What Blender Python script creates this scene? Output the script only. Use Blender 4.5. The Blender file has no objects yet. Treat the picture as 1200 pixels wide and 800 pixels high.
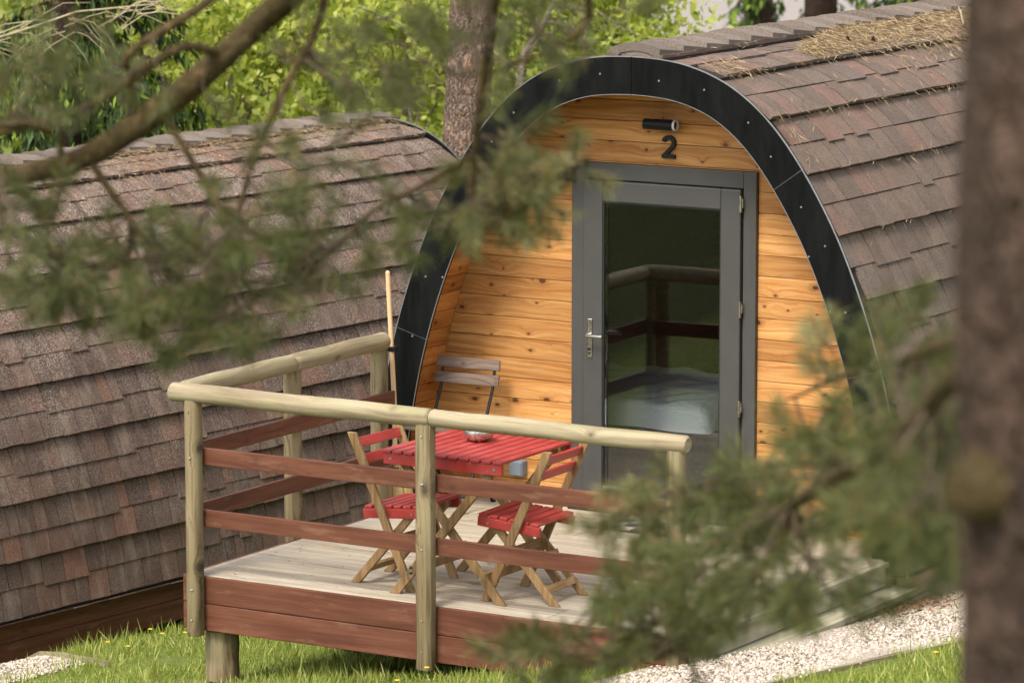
import bpy, math, random
import numpy as np
from mathutils import Vector, Matrix
R = math.radians
rnd = random.Random(11)
rng = np.random.default_rng(11)
SC = bpy.context.scene
COL = SC.collection

# ------------------------------------------------------------------ camera
FPX, PITCH, YAW = 4830.0, math.atan(750 / 4830.0), math.atan2(2931, math.hypot(4830, 750))
FW = Vector((-math.sin(YAW) * math.cos(PITCH), math.cos(YAW) * math.cos(PITCH), -math.sin(PITCH)))
RT = Vector((math.cos(YAW), math.sin(YAW), 0))
UP = RT.cross(FW)
CAM = Vector((11.374, -19.638, 4.463))


def at(px, py, d):
    """point at distance d along the view axis (photo pixels, 1200 wide)"""
    return CAM + d * (FW + RT * ((px - 600) / FPX) - UP * ((py - 400) / FPX))


cd = bpy.data.cameras.new('camera')
cam = bpy.data.objects.new('camera', cd)
COL.objects.link(cam)
cam.location = CAM
cam.rotation_euler = FW.to_track_quat('-Z', 'Y').to_euler()
cd.sensor_width = 36
cd.lens = FPX / 1200 * 36
cd.clip_start = 0.2
cd.clip_end = 600
cd.dof.use_dof = True
cd.dof.focus_distance = 22.3
cd.dof.aperture_fstop = 4.8
SC.camera = cam

# ------------------------------------------------------------------ world, sun, view
w = bpy.data.worlds.new("World")
SC.world = w
w.use_nodes = True
nt = w.node_tree
sky = nt.nodes.new('ShaderNodeTexSky')
sky.sky_type = 'NISHITA'
sky.sun_disc = False
SUN_DIR = Vector((-0.04, -0.59, 0.80)).normalized()
sky.sun_elevation = math.asin(SUN_DIR.z)
sky.sun_rotation = math.atan2(SUN_DIR.x, SUN_DIR.y)
sky.air_density = 1.0
sky.dust_density = 3.0
hs = nt.nodes.new('ShaderNodeHueSaturation')        # thin white cloud: the blue of the sky washed out
hs.inputs['Saturation'].default_value = 0.30
nt.links.new(sky.outputs[0], hs.inputs['Color'])
nt.links.new(hs.outputs[0], nt.nodes['Background'].inputs[0])
nt.nodes['Background'].inputs[1].default_value = 0.15
sl = bpy.data.lights.new('sun', 'SUN')
sl.energy = 1.5
sl.angle = R(16)
sl.color = (1.0, 0.93, 0.80)
so = bpy.data.objects.new('sun', sl)
COL.objects.link(so)
so.rotation_euler = (-SUN_DIR).to_track_quat('-Z', 'Y').to_euler()
SC.view_settings.view_transform = 'Standard'
SC.view_settings.look = 'None'
SC.view_settings.exposure = 1.2
SC.view_settings.gamma = 1
SC.cycles.use_denoising = True
SC.cycles.denoiser = 'OPENIMAGEDENOISE'
SC.cycles.max_bounces = 8
SC.cycles.transparent_max_bounces = 12
SC.cycles.use_adaptive_sampling = True
SC.cycles.adaptive_threshold = 0.02


# ------------------------------------------------------------------ materials
class Mat:
    def __init__(s, name, rough=0.6, spec=0.3, metal=0.0):
        s.m = bpy.data.materials.new(name)
        s.m.use_nodes = True
        s.nt = s.m.node_tree
        s.b = s.nt.nodes['Principled BSDF']
        s.b.inputs['Roughness'].default_value = rough
        s.b.inputs['Specular IOR Level'].default_value = spec
        s.b.inputs['Metallic'].default_value = metal
        s.tc = s.nt.nodes.new('ShaderNodeTexCoord')

    def N(s, t, **kw):
        n = s.nt.nodes.new(t)
        for k, v in kw.items():
            setattr(n, k, v)
        return n

    def set(s, sock, v):
        if isinstance(v, bpy.types.NodeSocket):
            s.nt.links.new(v, sock)
        else:
            if isinstance(v, (tuple, list)) and len(v) == 3 and sock.type == 'RGBA':
                v = (*v, 1)
            sock.default_value = v

    def obj(s):
        return s.tc.outputs['Object']

    def island(s):
        if not hasattr(s, '_i'):
            s._i = s.math('FRACT', s.math('ADD', s.N('ShaderNodeNewGeometry').outputs['Random Per Island'], s.math('MULTIPLY', s.N('ShaderNodeObjectInfo').outputs['Random'], 7.31)))
        return s._i

    def math(s, op, a, b=0.0, c=None, clamp=False):
        n = s.N('ShaderNodeMath', operation=op, use_clamp=clamp)
        s.set(n.inputs[0], a)
        s.set(n.inputs[1], b)
        if c is not None:
            s.set(n.inputs[2], c)
        return n.outputs[0]

    def vec(s, op, a, b=(0, 0, 0), scale=None):
        n = s.N('ShaderNodeVectorMath', operation=op)
        s.set(n.inputs[0], a)
        s.set(n.inputs[1], b)
        if scale is not None:
            s.set(n.inputs['Scale'], scale)
        return n.outputs['Value'] if op in ('LENGTH', 'DISTANCE', 'DOT_PRODUCT') else n.outputs[0]

    def comb(s, x, y, z):
        n = s.N('ShaderNodeCombineXYZ')
        for i, v in enumerate((x, y, z)):
            s.set(n.inputs[i], v)
        return n.outputs[0]

    def sep(s, v):
        n = s.N('ShaderNodeSeparateXYZ')
        s.set(n.inputs[0], v)
        return n.outputs

    def noise(s, v, scale=5.0, detail=3.0, rough=0.55, dist=0.0, color=False):
        n = s.N('ShaderNodeTexNoise')
        s.set(n.inputs['Vector'], v)
        n.inputs['Scale'].default_value = scale
        n.inputs['Detail'].default_value = detail
        n.inputs['Roughness'].default_value = rough
        n.inputs['Distortion'].default_value = dist
        return n.outputs[1 if color else 0]

    def voro(s, v, scale=5.0, feature='F1', out='Distance', rand=1.0):
        n = s.N('ShaderNodeTexVoronoi', feature=feature)
        s.set(n.inputs['Vector'], v)
        n.inputs['Scale'].default_value = scale
        n.inputs['Randomness'].default_value = rand
        return n.outputs[out]

    def ramp(s, f, stops, interp='LINEAR'):
        n = s.N('ShaderNodeValToRGB')
        s.set(n.inputs[0], f)
        cr = n.color_ramp
        cr.interpolation = interp
        while len(cr.elements) < len(stops):
            cr.elements.new(0.5)
        for e, (p, c) in zip(cr.elements, stops):
            e.position = p
            e.color = (*c, 1) if isinstance(c, (tuple, list)) else (c, c, c, 1)
        return n.outputs[0]

    def mix(s, f, a, b, t='MIX'):
        n = s.N('ShaderNodeMix', data_type='RGBA', blend_type=t)
        s.set(n.inputs[0], f)
        s.set(n.inputs[6], a)
        s.set(n.inputs[7], b)
        return n.outputs[2]

    def color(s, c):
        s.set(s.b.inputs['Base Color'], c)
        return s

    def rough(s, c):
        s.set(s.b.inputs['Roughness'], c)
        return s

    def bump(s, h, strength=0.4, dist=0.01):
        n = s.N('ShaderNodeBump')
        n.inputs['Strength'].default_value = strength
        n.inputs['Distance'].default_value = dist
        s.set(n.inputs['Height'], h)
        s.nt.links.new(n.outputs[0], s.b.inputs['Normal'])
        return s


def wood(name, light, dark, knot, axis='X', across='Z', knots=1.0, kscale=(2.6, 8.0), grain=50, rough=0.55,
         var=0.35, weather=None, contrast=1.0, spec=0.25):
    """sawn timber with its grain along one object axis: growth lines bending round knots"""
    g = Mat(name, rough, spec)
    off = g.vec('SCALE', g.comb(1.0, 0.63, 0.37), scale=g.math('MULTIPLY', g.island(), 37.0))
    p = g.vec('ADD', g.obj(), off)
    ix = {'X': 0, 'Y': 1, 'Z': 2}
    o = g.sep(p)
    al, ac = o[ix[axis]], o[ix[across]]
    q = g.comb(g.math('MULTIPLY', al, kscale[0]), g.math('MULTIPLY', ac, kscale[1]), g.math('MULTIPLY', g.island(), 20))
    vn = g.N('ShaderNodeTexVoronoi', feature='F1')
    g.set(vn.inputs['Vector'], q)
    vn.inputs['Scale'].default_value = 1.0
    dq = g.vec('SUBTRACT', q, vn.outputs['Position'])
    wob = g.noise(p, 45, 2)
    d = g.vec('LENGTH', g.vec('MULTIPLY', dq, (1 / kscale[0] * 0.62, 1 / kscale[1], 0)))
    d = g.math('MULTIPLY', d, g.math('MULTIPLY_ADD', wob, 0.9, 0.55))
    cellr = g.sep(vn.outputs['Color'])
    gate = g.math('GREATER_THAN', cellr[0], 1 - 0.78 * knots)
    bend = g.math('MULTIPLY', g.math('EXPONENT', g.math('MULTIPLY', d, -34.0)), g.math('MULTIPLY', gate, 0.045))
    slow = g.noise(g.comb(g.math('MULTIPLY', al, 1.1), g.math('MULTIPLY', ac, 3.0), 0.0), 1.0, 2)
    ac2 = g.math('ADD', g.math('ADD', ac, bend), g.math('MULTIPLY', slow, 0.05))
    gv = g.comb(g.math('MULTIPLY', al, 1.3), g.math('MULTIPLY', ac2, grain), g.math('MULTIPLY', o[ix[[a for a in 'XYZ' if a not in (axis, across)][0]]], 12.0))
    lines = g.noise(gv, 1.0, 3.0, 0.6)
    fine = g.noise(g.comb(g.math('MULTIPLY', al, 5.0), g.math('MULTIPLY', ac2, 260), 0.0), 1.0, 2.0)
    f = g.math('ADD', g.math('MULTIPLY', lines, 0.85), g.math('MULTIPLY', fine, 0.30))
    f = g.math('SUBTRACT', f, 0.04)
    lo, hi = 0.40, 0.40 + 0.24 / contrast
    base = g.ramp(f, [(lo, dark), (hi, light)])
    big = g.noise(g.comb(g.math('MULTIPLY', al, 2.0), g.math('MULTIPLY', ac, 9.0), 0.0), 1.0, 3)
    base = g.mix(0.8, base, g.ramp(big, [(0.3, (0.72, 0.66, 0.6)), (0.65, (1.0, 1.0, 1.0))]), 'MULTIPLY')
    # board-to-board difference
    base = g.mix(1.0, base, g.ramp(g.island(), [(0, (1 - var, 1 - var * 1.1, 1 - var * 1.2)), (1, (1.0, 1.0, 1.0))]), 'MULTIPLY')
    kr = g.math('MULTIPLY_ADD', g.math('POWER', cellr[1], 1.8), 0.0085, 0.0040)
    core = g.math('MULTIPLY', g.math('LESS_THAN', d, kr), gate)
    kr2 = g.math('MULTIPLY', kr, 3.0)
    n = g.N('ShaderNodeMapRange')
    g.set(n.inputs[0], d)
    g.set(n.inputs[1], kr)
    g.set(n.inputs[2], kr2)
    n.inputs[3].default_value = 0.75
    n.inputs[4].default_value = 0.0
    halo = g.math('MULTIPLY', n.outputs[0], gate)
    base = g.mix(halo, base, g.mix(0.55, dark, knot))
    base = g.mix(g.math('MULTIPLY', core, 0.9), base, knot)
    if weather:
        wn = g.noise(g.comb(g.math('MULTIPLY', al, 3.0), g.math('MULTIPLY', ac, 14.0), 0.0), 1.0, 5, 0.65)
        base = g.mix(g.ramp(wn, [(weather[1], 0.0), (weather[1] + 0.15, weather[2])]), base, weather[0])
    g.color(base)
    g.bump(f, 0.25, 0.004)
    return g.m


def plain(name, col, rough=0.5, spec=0.4, metal=0.0, mottle=0.12, scale=30, bump=0.0):
    g = Mat(name, rough, spec, metal)
    n = g.noise(g.obj(), scale, 4)
    c2 = tuple(c * (1 - 2 * mottle) for c in col)
    g.color(g.ramp(n, [(0.3, c2), (0.7, col)]))
    g.rough(g.math('MULTIPLY_ADD', n, 0.25, rough - 0.12))
    if bump:
        g.bump(n, bump, 0.004)
    return g.m


M = {}
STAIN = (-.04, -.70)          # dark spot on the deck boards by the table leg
M['pine'] = wood('larch_cladding', (0.66, 0.355, 0.125), (0.44, 0.185, 0.048), (0.065, 0.020, 0.008), 'X', 'Z', grain=52, kscale=(2.9, 8.5),
                 weather=((0.44, 0.33, 0.22), 0.60, 0.45))
M['pine_y'] = wood('larch_lining', (0.62, 0.27, 0.075), (0.46, 0.165, 0.036), (0.10, 0.025, 0.009), 'Y', 'Z', grain=40)
M['rail_x'] = wood('round_pine_rail', (0.385, 0.325, 0.215), (0.23, 0.185, 0.112), (0.14, 0.10, 0.055), 'X', 'Z', grain=34, kscale=(2.0, 9),
                   knots=0.7, var=0.12, weather=((0.27, 0.255, 0.125), 0.50, 0.55), rough=0.7)
M['rail_y'] = wood('round_pine_side_rail', (0.375, 0.315, 0.205), (0.22, 0.175, 0.105), (0.14, 0.10, 0.055), 'Y', 'Z', grain=34, kscale=(2.0, 9),
                   knots=0.7, var=0.12, weather=((0.27, 0.255, 0.125), 0.50, 0.5), rough=0.7)
M['post'] = wood('pine_post', (0.27, 0.212, 0.122), (0.105, 0.075, 0.038), (0.06, 0.045, 0.03), 'Z', 'X', grain=42, kscale=(3.0, 9), knots=0.6,
                 var=0.1, weather=((0.24, 0.225, 0.12), 0.52, 0.5), rough=0.75, contrast=1.4)
BR, BD, BK = (0.158, 0.060, 0.034), (0.095, 0.033, 0.018), (0.07, 0.025, 0.017)
M['stain_x'] = wood('brown_stained_board', BR, BD, BK, 'X', 'Z', grain=26, knots=0.25, var=0.16, weather=((0.24, 0.135, 0.088), 0.56, 0.5), rough=0.6)
M['stain_y'] = wood('brown_stained_side_board', BR, BD, BK, 'Y', 'Z', grain=26, knots=0.25, var=0.16, weather=((0.24, 0.135, 0.088), 0.56, 0.45), rough=0.6)
M['deck'] = wood('weathered_decking', (0.47, 0.41, 0.325), (0.30, 0.255, 0.19), (0.20, 0.15, 0.11), 'X', 'Y', grain=60, knots=0.2, var=0.10,
                 weather=((0.33, 0.30, 0.19), 0.54, 0.6), rough=0.8)
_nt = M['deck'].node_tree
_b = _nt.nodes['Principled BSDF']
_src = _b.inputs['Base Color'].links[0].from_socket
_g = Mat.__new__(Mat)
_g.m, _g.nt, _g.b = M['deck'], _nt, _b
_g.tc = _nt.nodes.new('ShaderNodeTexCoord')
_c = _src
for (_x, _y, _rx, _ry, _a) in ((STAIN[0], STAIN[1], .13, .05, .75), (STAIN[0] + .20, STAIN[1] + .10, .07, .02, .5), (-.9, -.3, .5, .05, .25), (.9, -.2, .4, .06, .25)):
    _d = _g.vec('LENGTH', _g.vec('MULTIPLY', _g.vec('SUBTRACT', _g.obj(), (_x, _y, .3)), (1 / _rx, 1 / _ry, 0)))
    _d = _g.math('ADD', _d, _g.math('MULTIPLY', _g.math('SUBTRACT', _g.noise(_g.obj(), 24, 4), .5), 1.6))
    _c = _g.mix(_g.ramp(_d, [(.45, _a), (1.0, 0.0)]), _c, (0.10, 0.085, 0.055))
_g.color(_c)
M['tread'] = wood('weathered_tread', (0.42, 0.40, 0.29), (0.27, 0.25, 0.16), (0.15, 0.12, 0.09), 'Y', 'X', grain=60, knots=0.2, var=0.1,
                  weather=((0.24, 0.25, 0.13), 0.55, 0.5), rough=0.85)
M['pale_skirt'] = wood('faded_skirting', (0.36, 0.26, 0.19), (0.26, 0.18, 0.13), (0.15, 0.1, 0.07), 'Y', 'Z', grain=26, knots=0.2, var=0.15, rough=0.8)
M['chair_wood'] = wood('acacia_leg', (0.36, 0.235, 0.115), (0.22, 0.13, 0.058), (0.12, 0.07, 0.03), 'Z', 'X', grain=60, knots=0.1, var=0.22, rough=0.55)
M['broom_wood'] = plain('broom_wood', (0.66, 0.44, 0.24), 0.5, mottle=0.06)
M['grey_slat'] = wood('grey_slat', (0.22, 0.165, 0.135), (0.12, 0.085, 0.066), (0.1, 0.07, 0.05), 'X', 'Z', grain=60, knots=0.3, var=0.1, rough=0.8)
M['inner_wood'] = wood('inner_wall_boards', (0.26, 0.16, 0.085), (0.17, 0.095, 0.05), (0.05, 0.02, 0.01), 'X', 'Z', grain=40)
M['black_metal'] = plain('black_metal', (0.010, 0.010, 0.011), 0.5, 0.25)
M['steel'] = plain('steel', (0.62, 0.60, 0.57), 0.25, 0.5, 1.0, mottle=0.05)
M['alu'] = plain('aluminium_edge', (0.30, 0.30, 0.30), 0.35, 0.5, 0.6, mottle=0.06)
M['screw'] = plain('screw_head', (0.30, 0.30, 0.29), 0.35, 0.5, 0.5, mottle=0.05)
M['anthracite'] = plain('anthracite_frame', (0.056, 0.054, 0.050), 0.45, 0.4, mottle=0.05, scale=6)
M['seal'] = plain('rubber_seal', (0.012, 0.012, 0.012), 0.6)
M['dark_gap'] = plain('dark_backing', (0.03, 0.018, 0.01), 0.9)
M['grey_box'] = plain('grey_plastic', (0.15, 0.18, 0.21), 0.5, mottle=0.04)
M['white_trim'] = plain('white_ring', (0.6, 0.6, 0.58), 0.4, mottle=0.03)
M['straw'] = wood('straw_bristle', (0.74, 0.55, 0.27), (0.50, 0.34, 0.15), (0.3, 0.2, 0.08), 'Z', 'X', grain=130, knots=0.0, var=0.3)
M['thread'] = plain('dark_thread', (0.05, 0.04, 0.05), 0.8)
M['plastic_white'] = plain('pale_plastic', (0.66, 0.61, 0.52), 0.4, mottle=0.05)
M['paper'] = plain('pale_cloth', (0.62, 0.68, 0.74), 0.8, mottle=0.06, scale=6)
M['dark_throw'] = plain('dark_throw', (0.14, 0.115, 0.085), 0.9, mottle=0.2, scale=40)
M['gravel_edge'] = wood('edging_board', (0.36, 0.33, 0.20), (0.25, 0.22, 0.13), (0.15, 0.12, 0.08), 'Y', 'Z', grain=60, knots=0.1, rough=0.85)

# black fascia: faint wet streaks and dust
g = Mat('black_fascia_board', 0.7, 0.05)
n1 = g.noise(g.vec('MULTIPLY', g.obj(), (14, 14, 3)), 1.0, 5, 0.65)
n2 = g.voro(g.obj(), 38.0)
g.color(g.mix(g.ramp(n2, [(0.03, 0.5), (0.06, 0.0)]), g.ramp(n1, [(0.35, (0.004, 0.0045, 0.0045)), (0.75, (0.010, 0.0105, 0.010))]), (0.09, 0.09, 0.085)))
g.rough(g.ramp(n1, [(0.3, 0.5), (0.7, 0.75)]))
M['fascia'] = g.m


def red_paint(name):
    g = Mat(name, 0.5, 0.5)
    n = g.noise(g.obj(), 7, 5, 0.6)
    n2 = g.noise(g.vec('MULTIPLY', g.obj(), (60, 8, 60)), 1.0, 3)
    c = g.ramp(n, [(0.3, (0.27, 0.020, 0.016)), (0.7, (0.40, 0.044, 0.034))])
    c = g.mix(g.ramp(n2, [(0.58, 0.0), (0.8, 0.4)]), c, (0.50, 0.15, 0.13))
    c = g.mix(g.ramp(g.voro(g.obj(), 26), [(0.05, 0.7), (0.10, 0.0)]), c, (0.60, 0.27, 0.24))
    g.color(c)
    g.rough(g.ramp(n, [(0.3, 0.38), (0.7, 0.62)]))
    g.bump(n2, 0.12, 0.003)
    return g.m


M['red'] = red_paint('faded_red_paint')

# duvet: faint creases
g = Mat('duvet_cover', 0.8, 0.2)
n = g.noise(g.vec('MULTIPLY', g.obj(), (3, 3, 9)), 1.0, 4, 0.6, 0.8)
g.color((0.90, 0.92, 0.93))
g.bump(n, 0.6, 0.04)
M['duvet'] = g.m


def shingle(name, lichen, reds, bright=1.0):
    g = Mat(name, 0.92, 0.15)
    o = g.obj()
    b = lambda c: tuple(x * bright for x in c)
    if reds > 0.5:
        st = [(0.0, b((0.112, 0.074, 0.059))), (0.30, b((0.130, 0.085, 0.068))), (0.55, b((0.152, 0.093, 0.071))), (0.74, b((0.134, 0.092, 0.076))), (0.86, b((0.190, 0.104, 0.074)))]
    else:
        st = [(0.0, b((0.130, 0.098, 0.081))), (0.30, b((0.148, 0.110, 0.090))), (0.55, b((0.160, 0.115, 0.093))), (0.74, b((0.142, 0.110, 0.094))), (0.88, b((0.172, 0.112, 0.091)))]
    c = g.ramp(g.island(), st, 'CONSTANT')
    jit = g.noise(o, 9, 3)
    c = g.mix(0.7, c, g.ramp(jit, [(0.3, (0.80, 0.79, 0.79)), (0.7, (1.12, 1.08, 1.05))]), 'MULTIPLY')
    gran = g.noise(o, 210, 2, 0.7)
    c = g.mix(0.85, c, g.ramp(gran, [(0.34, (0.45, 0.45, 0.47)), (0.5, (1.0, 1.0, 1.0)), (0.66, (1.75, 1.7, 1.6))]), 'MULTIPLY')
    if lichen:
        z = g.sep(o)[2]
        patch = g.noise(o, 1.7, 4, 0.6)
        spot = g.noise(o, 90, 3, 0.75)
        m = g.math('MULTIPLY', g.ramp(spot, [(0.51, 0.0), (0.58, 1.0)]), g.ramp(patch, [(0.34, 0.10), (0.62, 0.75)]))
        m = g.math('MULTIPLY', m, g.ramp(g.math('DIVIDE', z, 2.6), [(0.15, 0.25), (0.75, 1.0)]))
        c = g.mix(m, c, (0.52, 0.44, 0.37))
        streak = g.noise(g.vec('MULTIPLY', o, (3, 9, 3)), 1.0, 4, 0.6)
        c = g.mix(g.ramp(streak, [(0.5, 0.0), (0.75, 0.35)]), c, (0.34, 0.27, 0.21))
    else:
        moss_or_shade = g.noise(o, 5, 5, 0.7)
        c = g.mix(g.ramp(moss_or_shade, [(0.58, 0.0), (0.72, 0.30)]), c, (0.23, 0.18, 0.11))
    g.color(c)
    g.bump(gran, 0.5, 0.004)
    return g.m


M['felt'] = plain('bitumen_felt', (0.045, 0.036, 0.031), 0.95, 0.1, mottle=0.15, scale=90)
M['shingle'] = shingle('brown_shingle', False, 0.2)
M['shingle_old'] = shingle('reddish_shingle', True, 0.9, 0.80)
g = Mat('ridge_shingle', 0.92, 0.15)
gr = g.noise(g.obj(), 190, 2, 0.7)
c = g.ramp(g.island(), [(0, (0.115, 0.092, 0.077)), (1, (0.20, 0.165, 0.14))])
g.color(g.mix(0.85, c, g.ramp(gr, [(0.34, (0.5, 0.5, 0.5)), (0.66, (1.6, 1.55, 1.5))]), 'MULTIPLY'))
g.bump(gr, 0.5, 0.004)
M['ridge'] = g.m

# glass
m = bpy.data.materials.new('door_glass')
m.use_nodes = True
t = m.node_tree
t.nodes.remove(t.nodes['Principled BSDF'])
tr, gl, fr, mx = t.nodes.new('ShaderNodeBsdfTransparent'), t.nodes.new('ShaderNodeBsdfGlossy'), t.nodes.new('ShaderNodeFresnel'), t.nodes.new('ShaderNodeMixShader')
tr.inputs[0].default_value = (0.97, 0.99, 0.985, 1)
gl.inputs['Roughness'].default_value = 0.0
fr.inputs[0].default_value = 1.66
t.links.new(fr.outputs[0], mx.inputs[0])
t.links.new(tr.outputs[0], mx.inputs[1])
t.links.new(gl.outputs[0], mx.inputs[2])
t.links.new(mx.outputs[0], t.nodes['Material Output'].inputs[0])
M['glass'] = m


def leafmat(name, stops, rough=0.55, trans=0.35, vary=True):
    g = Mat(name, rough, 0.25)
    c = g.ramp(g.island(), stops)
    g.color(c)
    t = g.N('ShaderNodeBsdfTranslucent')
    g.set(t.inputs[0], g.mix(1.0, c, (1.25, 1.25, 0.6), 'MULTIPLY'))
    mx = g.N('ShaderNodeMixShader')
    mx.inputs[0].default_value = trans
    out = g.nt.nodes['Material Output']
    g.nt.links.new(g.b.outputs[0], mx.inputs[1])
    g.nt.links.new(t.outputs[0], mx.inputs[2])
    g.nt.links.new(mx.outputs[0], out.inputs[0])
    return g.m


M['leaf'] = leafmat('beech_leaves', [(0, (0.15, 0.19, 0.03)), (0.4, (0.30, 0.35, 0.06)), (0.8, (0.47, 0.50, 0.12)), (1, (0.64, 0.62, 0.20))], trans=0.5)
M['leaf_dull'] = leafmat('hazel_leaves', [(0, (0.11, 0.14, 0.03)), (0.5, (0.22, 0.26, 0.055)), (1, (0.38, 0.40, 0.11))], trans=0.45)
M['leaf_far'] = leafmat('far_leaves', [(0, (0.17, 0.21, 0.05)), (0.5, (0.34, 0.39, 0.11)), (1, (0.56, 0.57, 0.22))], trans=0.45)
M['spruce_old'] = leafmat('spruce_shoots', [(0, (0.016, 0.030, 0.010)), (0.7, (0.040, 0.070, 0.018)), (1, (0.09, 0.13, 0.03))], trans=0.1)
M['spruce_new'] = leafmat('fresh_spruce_shoots', [(0, (0.13, 0.22, 0.03)), (1, (0.28, 0.38, 0.06))], trans=0.3)
M['needle'] = leafmat('pine_needles', [(0, (0.046, 0.057, 0.019)), (0.5, (0.092, 0.105, 0.034)), (0.9, (0.165, 0.175, 0.064)), (1.0, (0.24, 0.130, 0.05))], trans=0.25)
M['needle_pale'] = leafmat('pale_pine_needles', [(0, (0.12, 0.135, 0.055)), (0.6, (0.21, 0.22, 0.095)), (1.0, (0.36, 0.24, 0.11))], trans=0.25)
M['grass'] = leafmat('grass_blades', [(0, (0.13, 0.17, 0.03)), (0.5, (0.25, 0.30, 0.055)), (0.85, (0.37, 0.40, 0.10)), (1, (0.52, 0.46, 0.22))], trans=0.35)
M['litter'] = leafmat('dry_needles', [(0, (0.13, 0.080, 0.042)), (0.5, (0.31, 0.215, 0.115)), (1, (0.52, 0.41, 0.25))], rough=0.8, trans=0.1)
M['yellow'] = plain('buttercup_petal', (0.85, 0.55, 0.02), 0.5)
M['violet'] = plain('violet_petal', (0.48, 0.36, 0.62), 0.5)
M['stem'] = plain('green_stem', (0.12, 0.18, 0.03), 0.6)


def bark(name, dark, light, patch=None, scale=1.0):
    g = Mat(name, 0.95, 0.1)
    o = g.obj()
    v = g.vec('MULTIPLY', g.vec('ADD', o, g.vec('SCALE', g.noise(o, 9 * scale, 4, color=True), scale=0.16 / scale)), (26 * scale, 26 * scale, 6 * scale))
    cr = g.voro(v, 1.0, 'DISTANCE_TO_EDGE')
    n = g.noise(g.vec('MULTIPLY', o, (1, 1, 0.4)), 55 * scale, 5, 0.65)
    big = g.noise(o, 5 * scale, 4)
    c = g.ramp(n, [(0.32, dark), (0.62, light)])
    c = g.mix(0.8, c, g.ramp(big, [(0.35, (0.55, 0.55, 0.55)), (0.65, (1.15, 1.05, 1.0))]), 'MULTIPLY')
    c = g.mix(g.ramp(cr, [(0.0, 0.55), (0.10, 0.0)]), c, tuple(x * 0.35 for x in dark))
    if patch:
        c = g.mix(g.ramp(g.noise(o, 7, 3), [(0.60, 0.0), (0.66, 0.8)]), c, patch)
    g.color(c)
    g.bump(g.math('ADD', g.ramp(cr, [(0, 0.0), (0.25, 1.0)]), n), 0.9, 0.02)
    return g.m


M['bark'] = bark('pine_bark', (0.10, 0.072, 0.056), (0.30, 0.225, 0.175), (0.42, 0.26, 0.16))
M['bark_near'] = bark('near_pine_bark', (0.050, 0.033, 0.024), (0.130, 0.090, 0.070))
M['branch'] = bark('branch_bark', (0.095, 0.070, 0.028), (0.26, 0.195, 0.095), scale=3)
M['twig'] = plain('twig_bark', (0.105, 0.075, 0.042), 0.9, mottle=0.2, scale=60)
M['dead'] = plain('dead_twig', (0.46, 0.38, 0.24), 0.9, mottle=0.15, scale=20)
M['sapling'] = bark('sapling_bark', (0.20, 0.17, 0.12), (0.42, 0.37, 0.28), scale=2)
M['bare_wood'] = bark('bare_trunk_wood', (0.40, 0.26, 0.15), (0.55, 0.38, 0.24), scale=2)

g = Mat('meadow_soil', 1.0, 0.1)
o = g.obj()
n = g.noise(o, 1.4, 5, 0.6)
n2 = g.noise(o, 14, 5, 0.7)
c = g.ramp(n2, [(0.3, (0.06, 0.085, 0.018)), (0.55, (0.14, 0.17, 0.035)), (0.8, (0.24, 0.24, 0.08))])
c = g.mix(g.ramp(n, [(0.60, 0.0), (0.72, 0.55)]), c, (0.20, 0.15, 0.08))
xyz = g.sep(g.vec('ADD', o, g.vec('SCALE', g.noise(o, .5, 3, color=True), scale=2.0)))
moss_or_shade = g.math('MULTIPLY', g.ramp(g.math('MULTIPLY_ADD', xyz[0], -.1, .0), [(.28, 0.0), (.40, 1.0)]), g.ramp(g.math('MULTIPLY_ADD', xyz[1], -.1, .0), [(.45, 0.0), (.62, 1.0)]))  # tree shade painted into the ground colour, darkening the door glass reflection
c = g.mix(g.math('MULTIPLY', moss_or_shade, .9), c, g.ramp(n2, [(.3, (.014, .022, .006)), (.8, (.060, .075, .018))]))
pth = g.math('ABSOLUTE', g.math('ADD', g.math('ADD', xyz[1], 21.3), g.math('MULTIPLY', xyz[0], -.15)))
c = g.mix(g.math('MULTIPLY', g.ramp(g.math('MULTIPLY', pth, .4), [(.35, 1.0), (.5, 0.0)]), moss_or_shade), c, (.30, .22, .16))
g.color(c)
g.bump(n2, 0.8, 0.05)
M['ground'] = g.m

g = Mat('crushed_stone', 0.95, 0.1)
o = g.obj()
cell = g.sep(g.voro(o, 75, out='Color'))[0]
edge = g.voro(o, 75, 'DISTANCE_TO_EDGE')
c = g.ramp(cell, [(0, (0.24, 0.19, 0.15)), (0.2, (0.38, 0.32, 0.26)), (0.8, (0.50, 0.43, 0.35)), (1, (0.60, 0.54, 0.47))])
c = g.mix(g.ramp(edge, [(0.0, 0.8), (0.10, 0.0)]), c, (0.22, 0.17, 0.12))
c = g.mix(g.ramp(g.noise(o, 4, 5, 0.7), [(0.58, 0.0), (0.75, 0.5)]), c, (0.30, 0.22, 0.14))
g.color(c)
g.bump(edge, 1.0, 0.01)
M['gravel'] = g.m
g = Mat('stone_chip', 0.9, 0.15)
g.color(g.ramp(g.island(), [(0, (0.16, 0.12, 0.09)), (0.2, (0.36, 0.295, 0.235)), (0.8, (0.51, 0.435, 0.355)), (1, (0.66, 0.60, 0.53))]))
M['chip'] = g.m
M['road'] = plain('pale_road', (0.27, 0.235, 0.215), 0.95, mottle=0.08, scale=2)
M['leaf_litter'] = leafmat('brown_leaf_litter', [(0, (0.12, 0.055, 0.03)), (1, (0.28, 0.14, 0.08))], trans=0.1)

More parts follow.
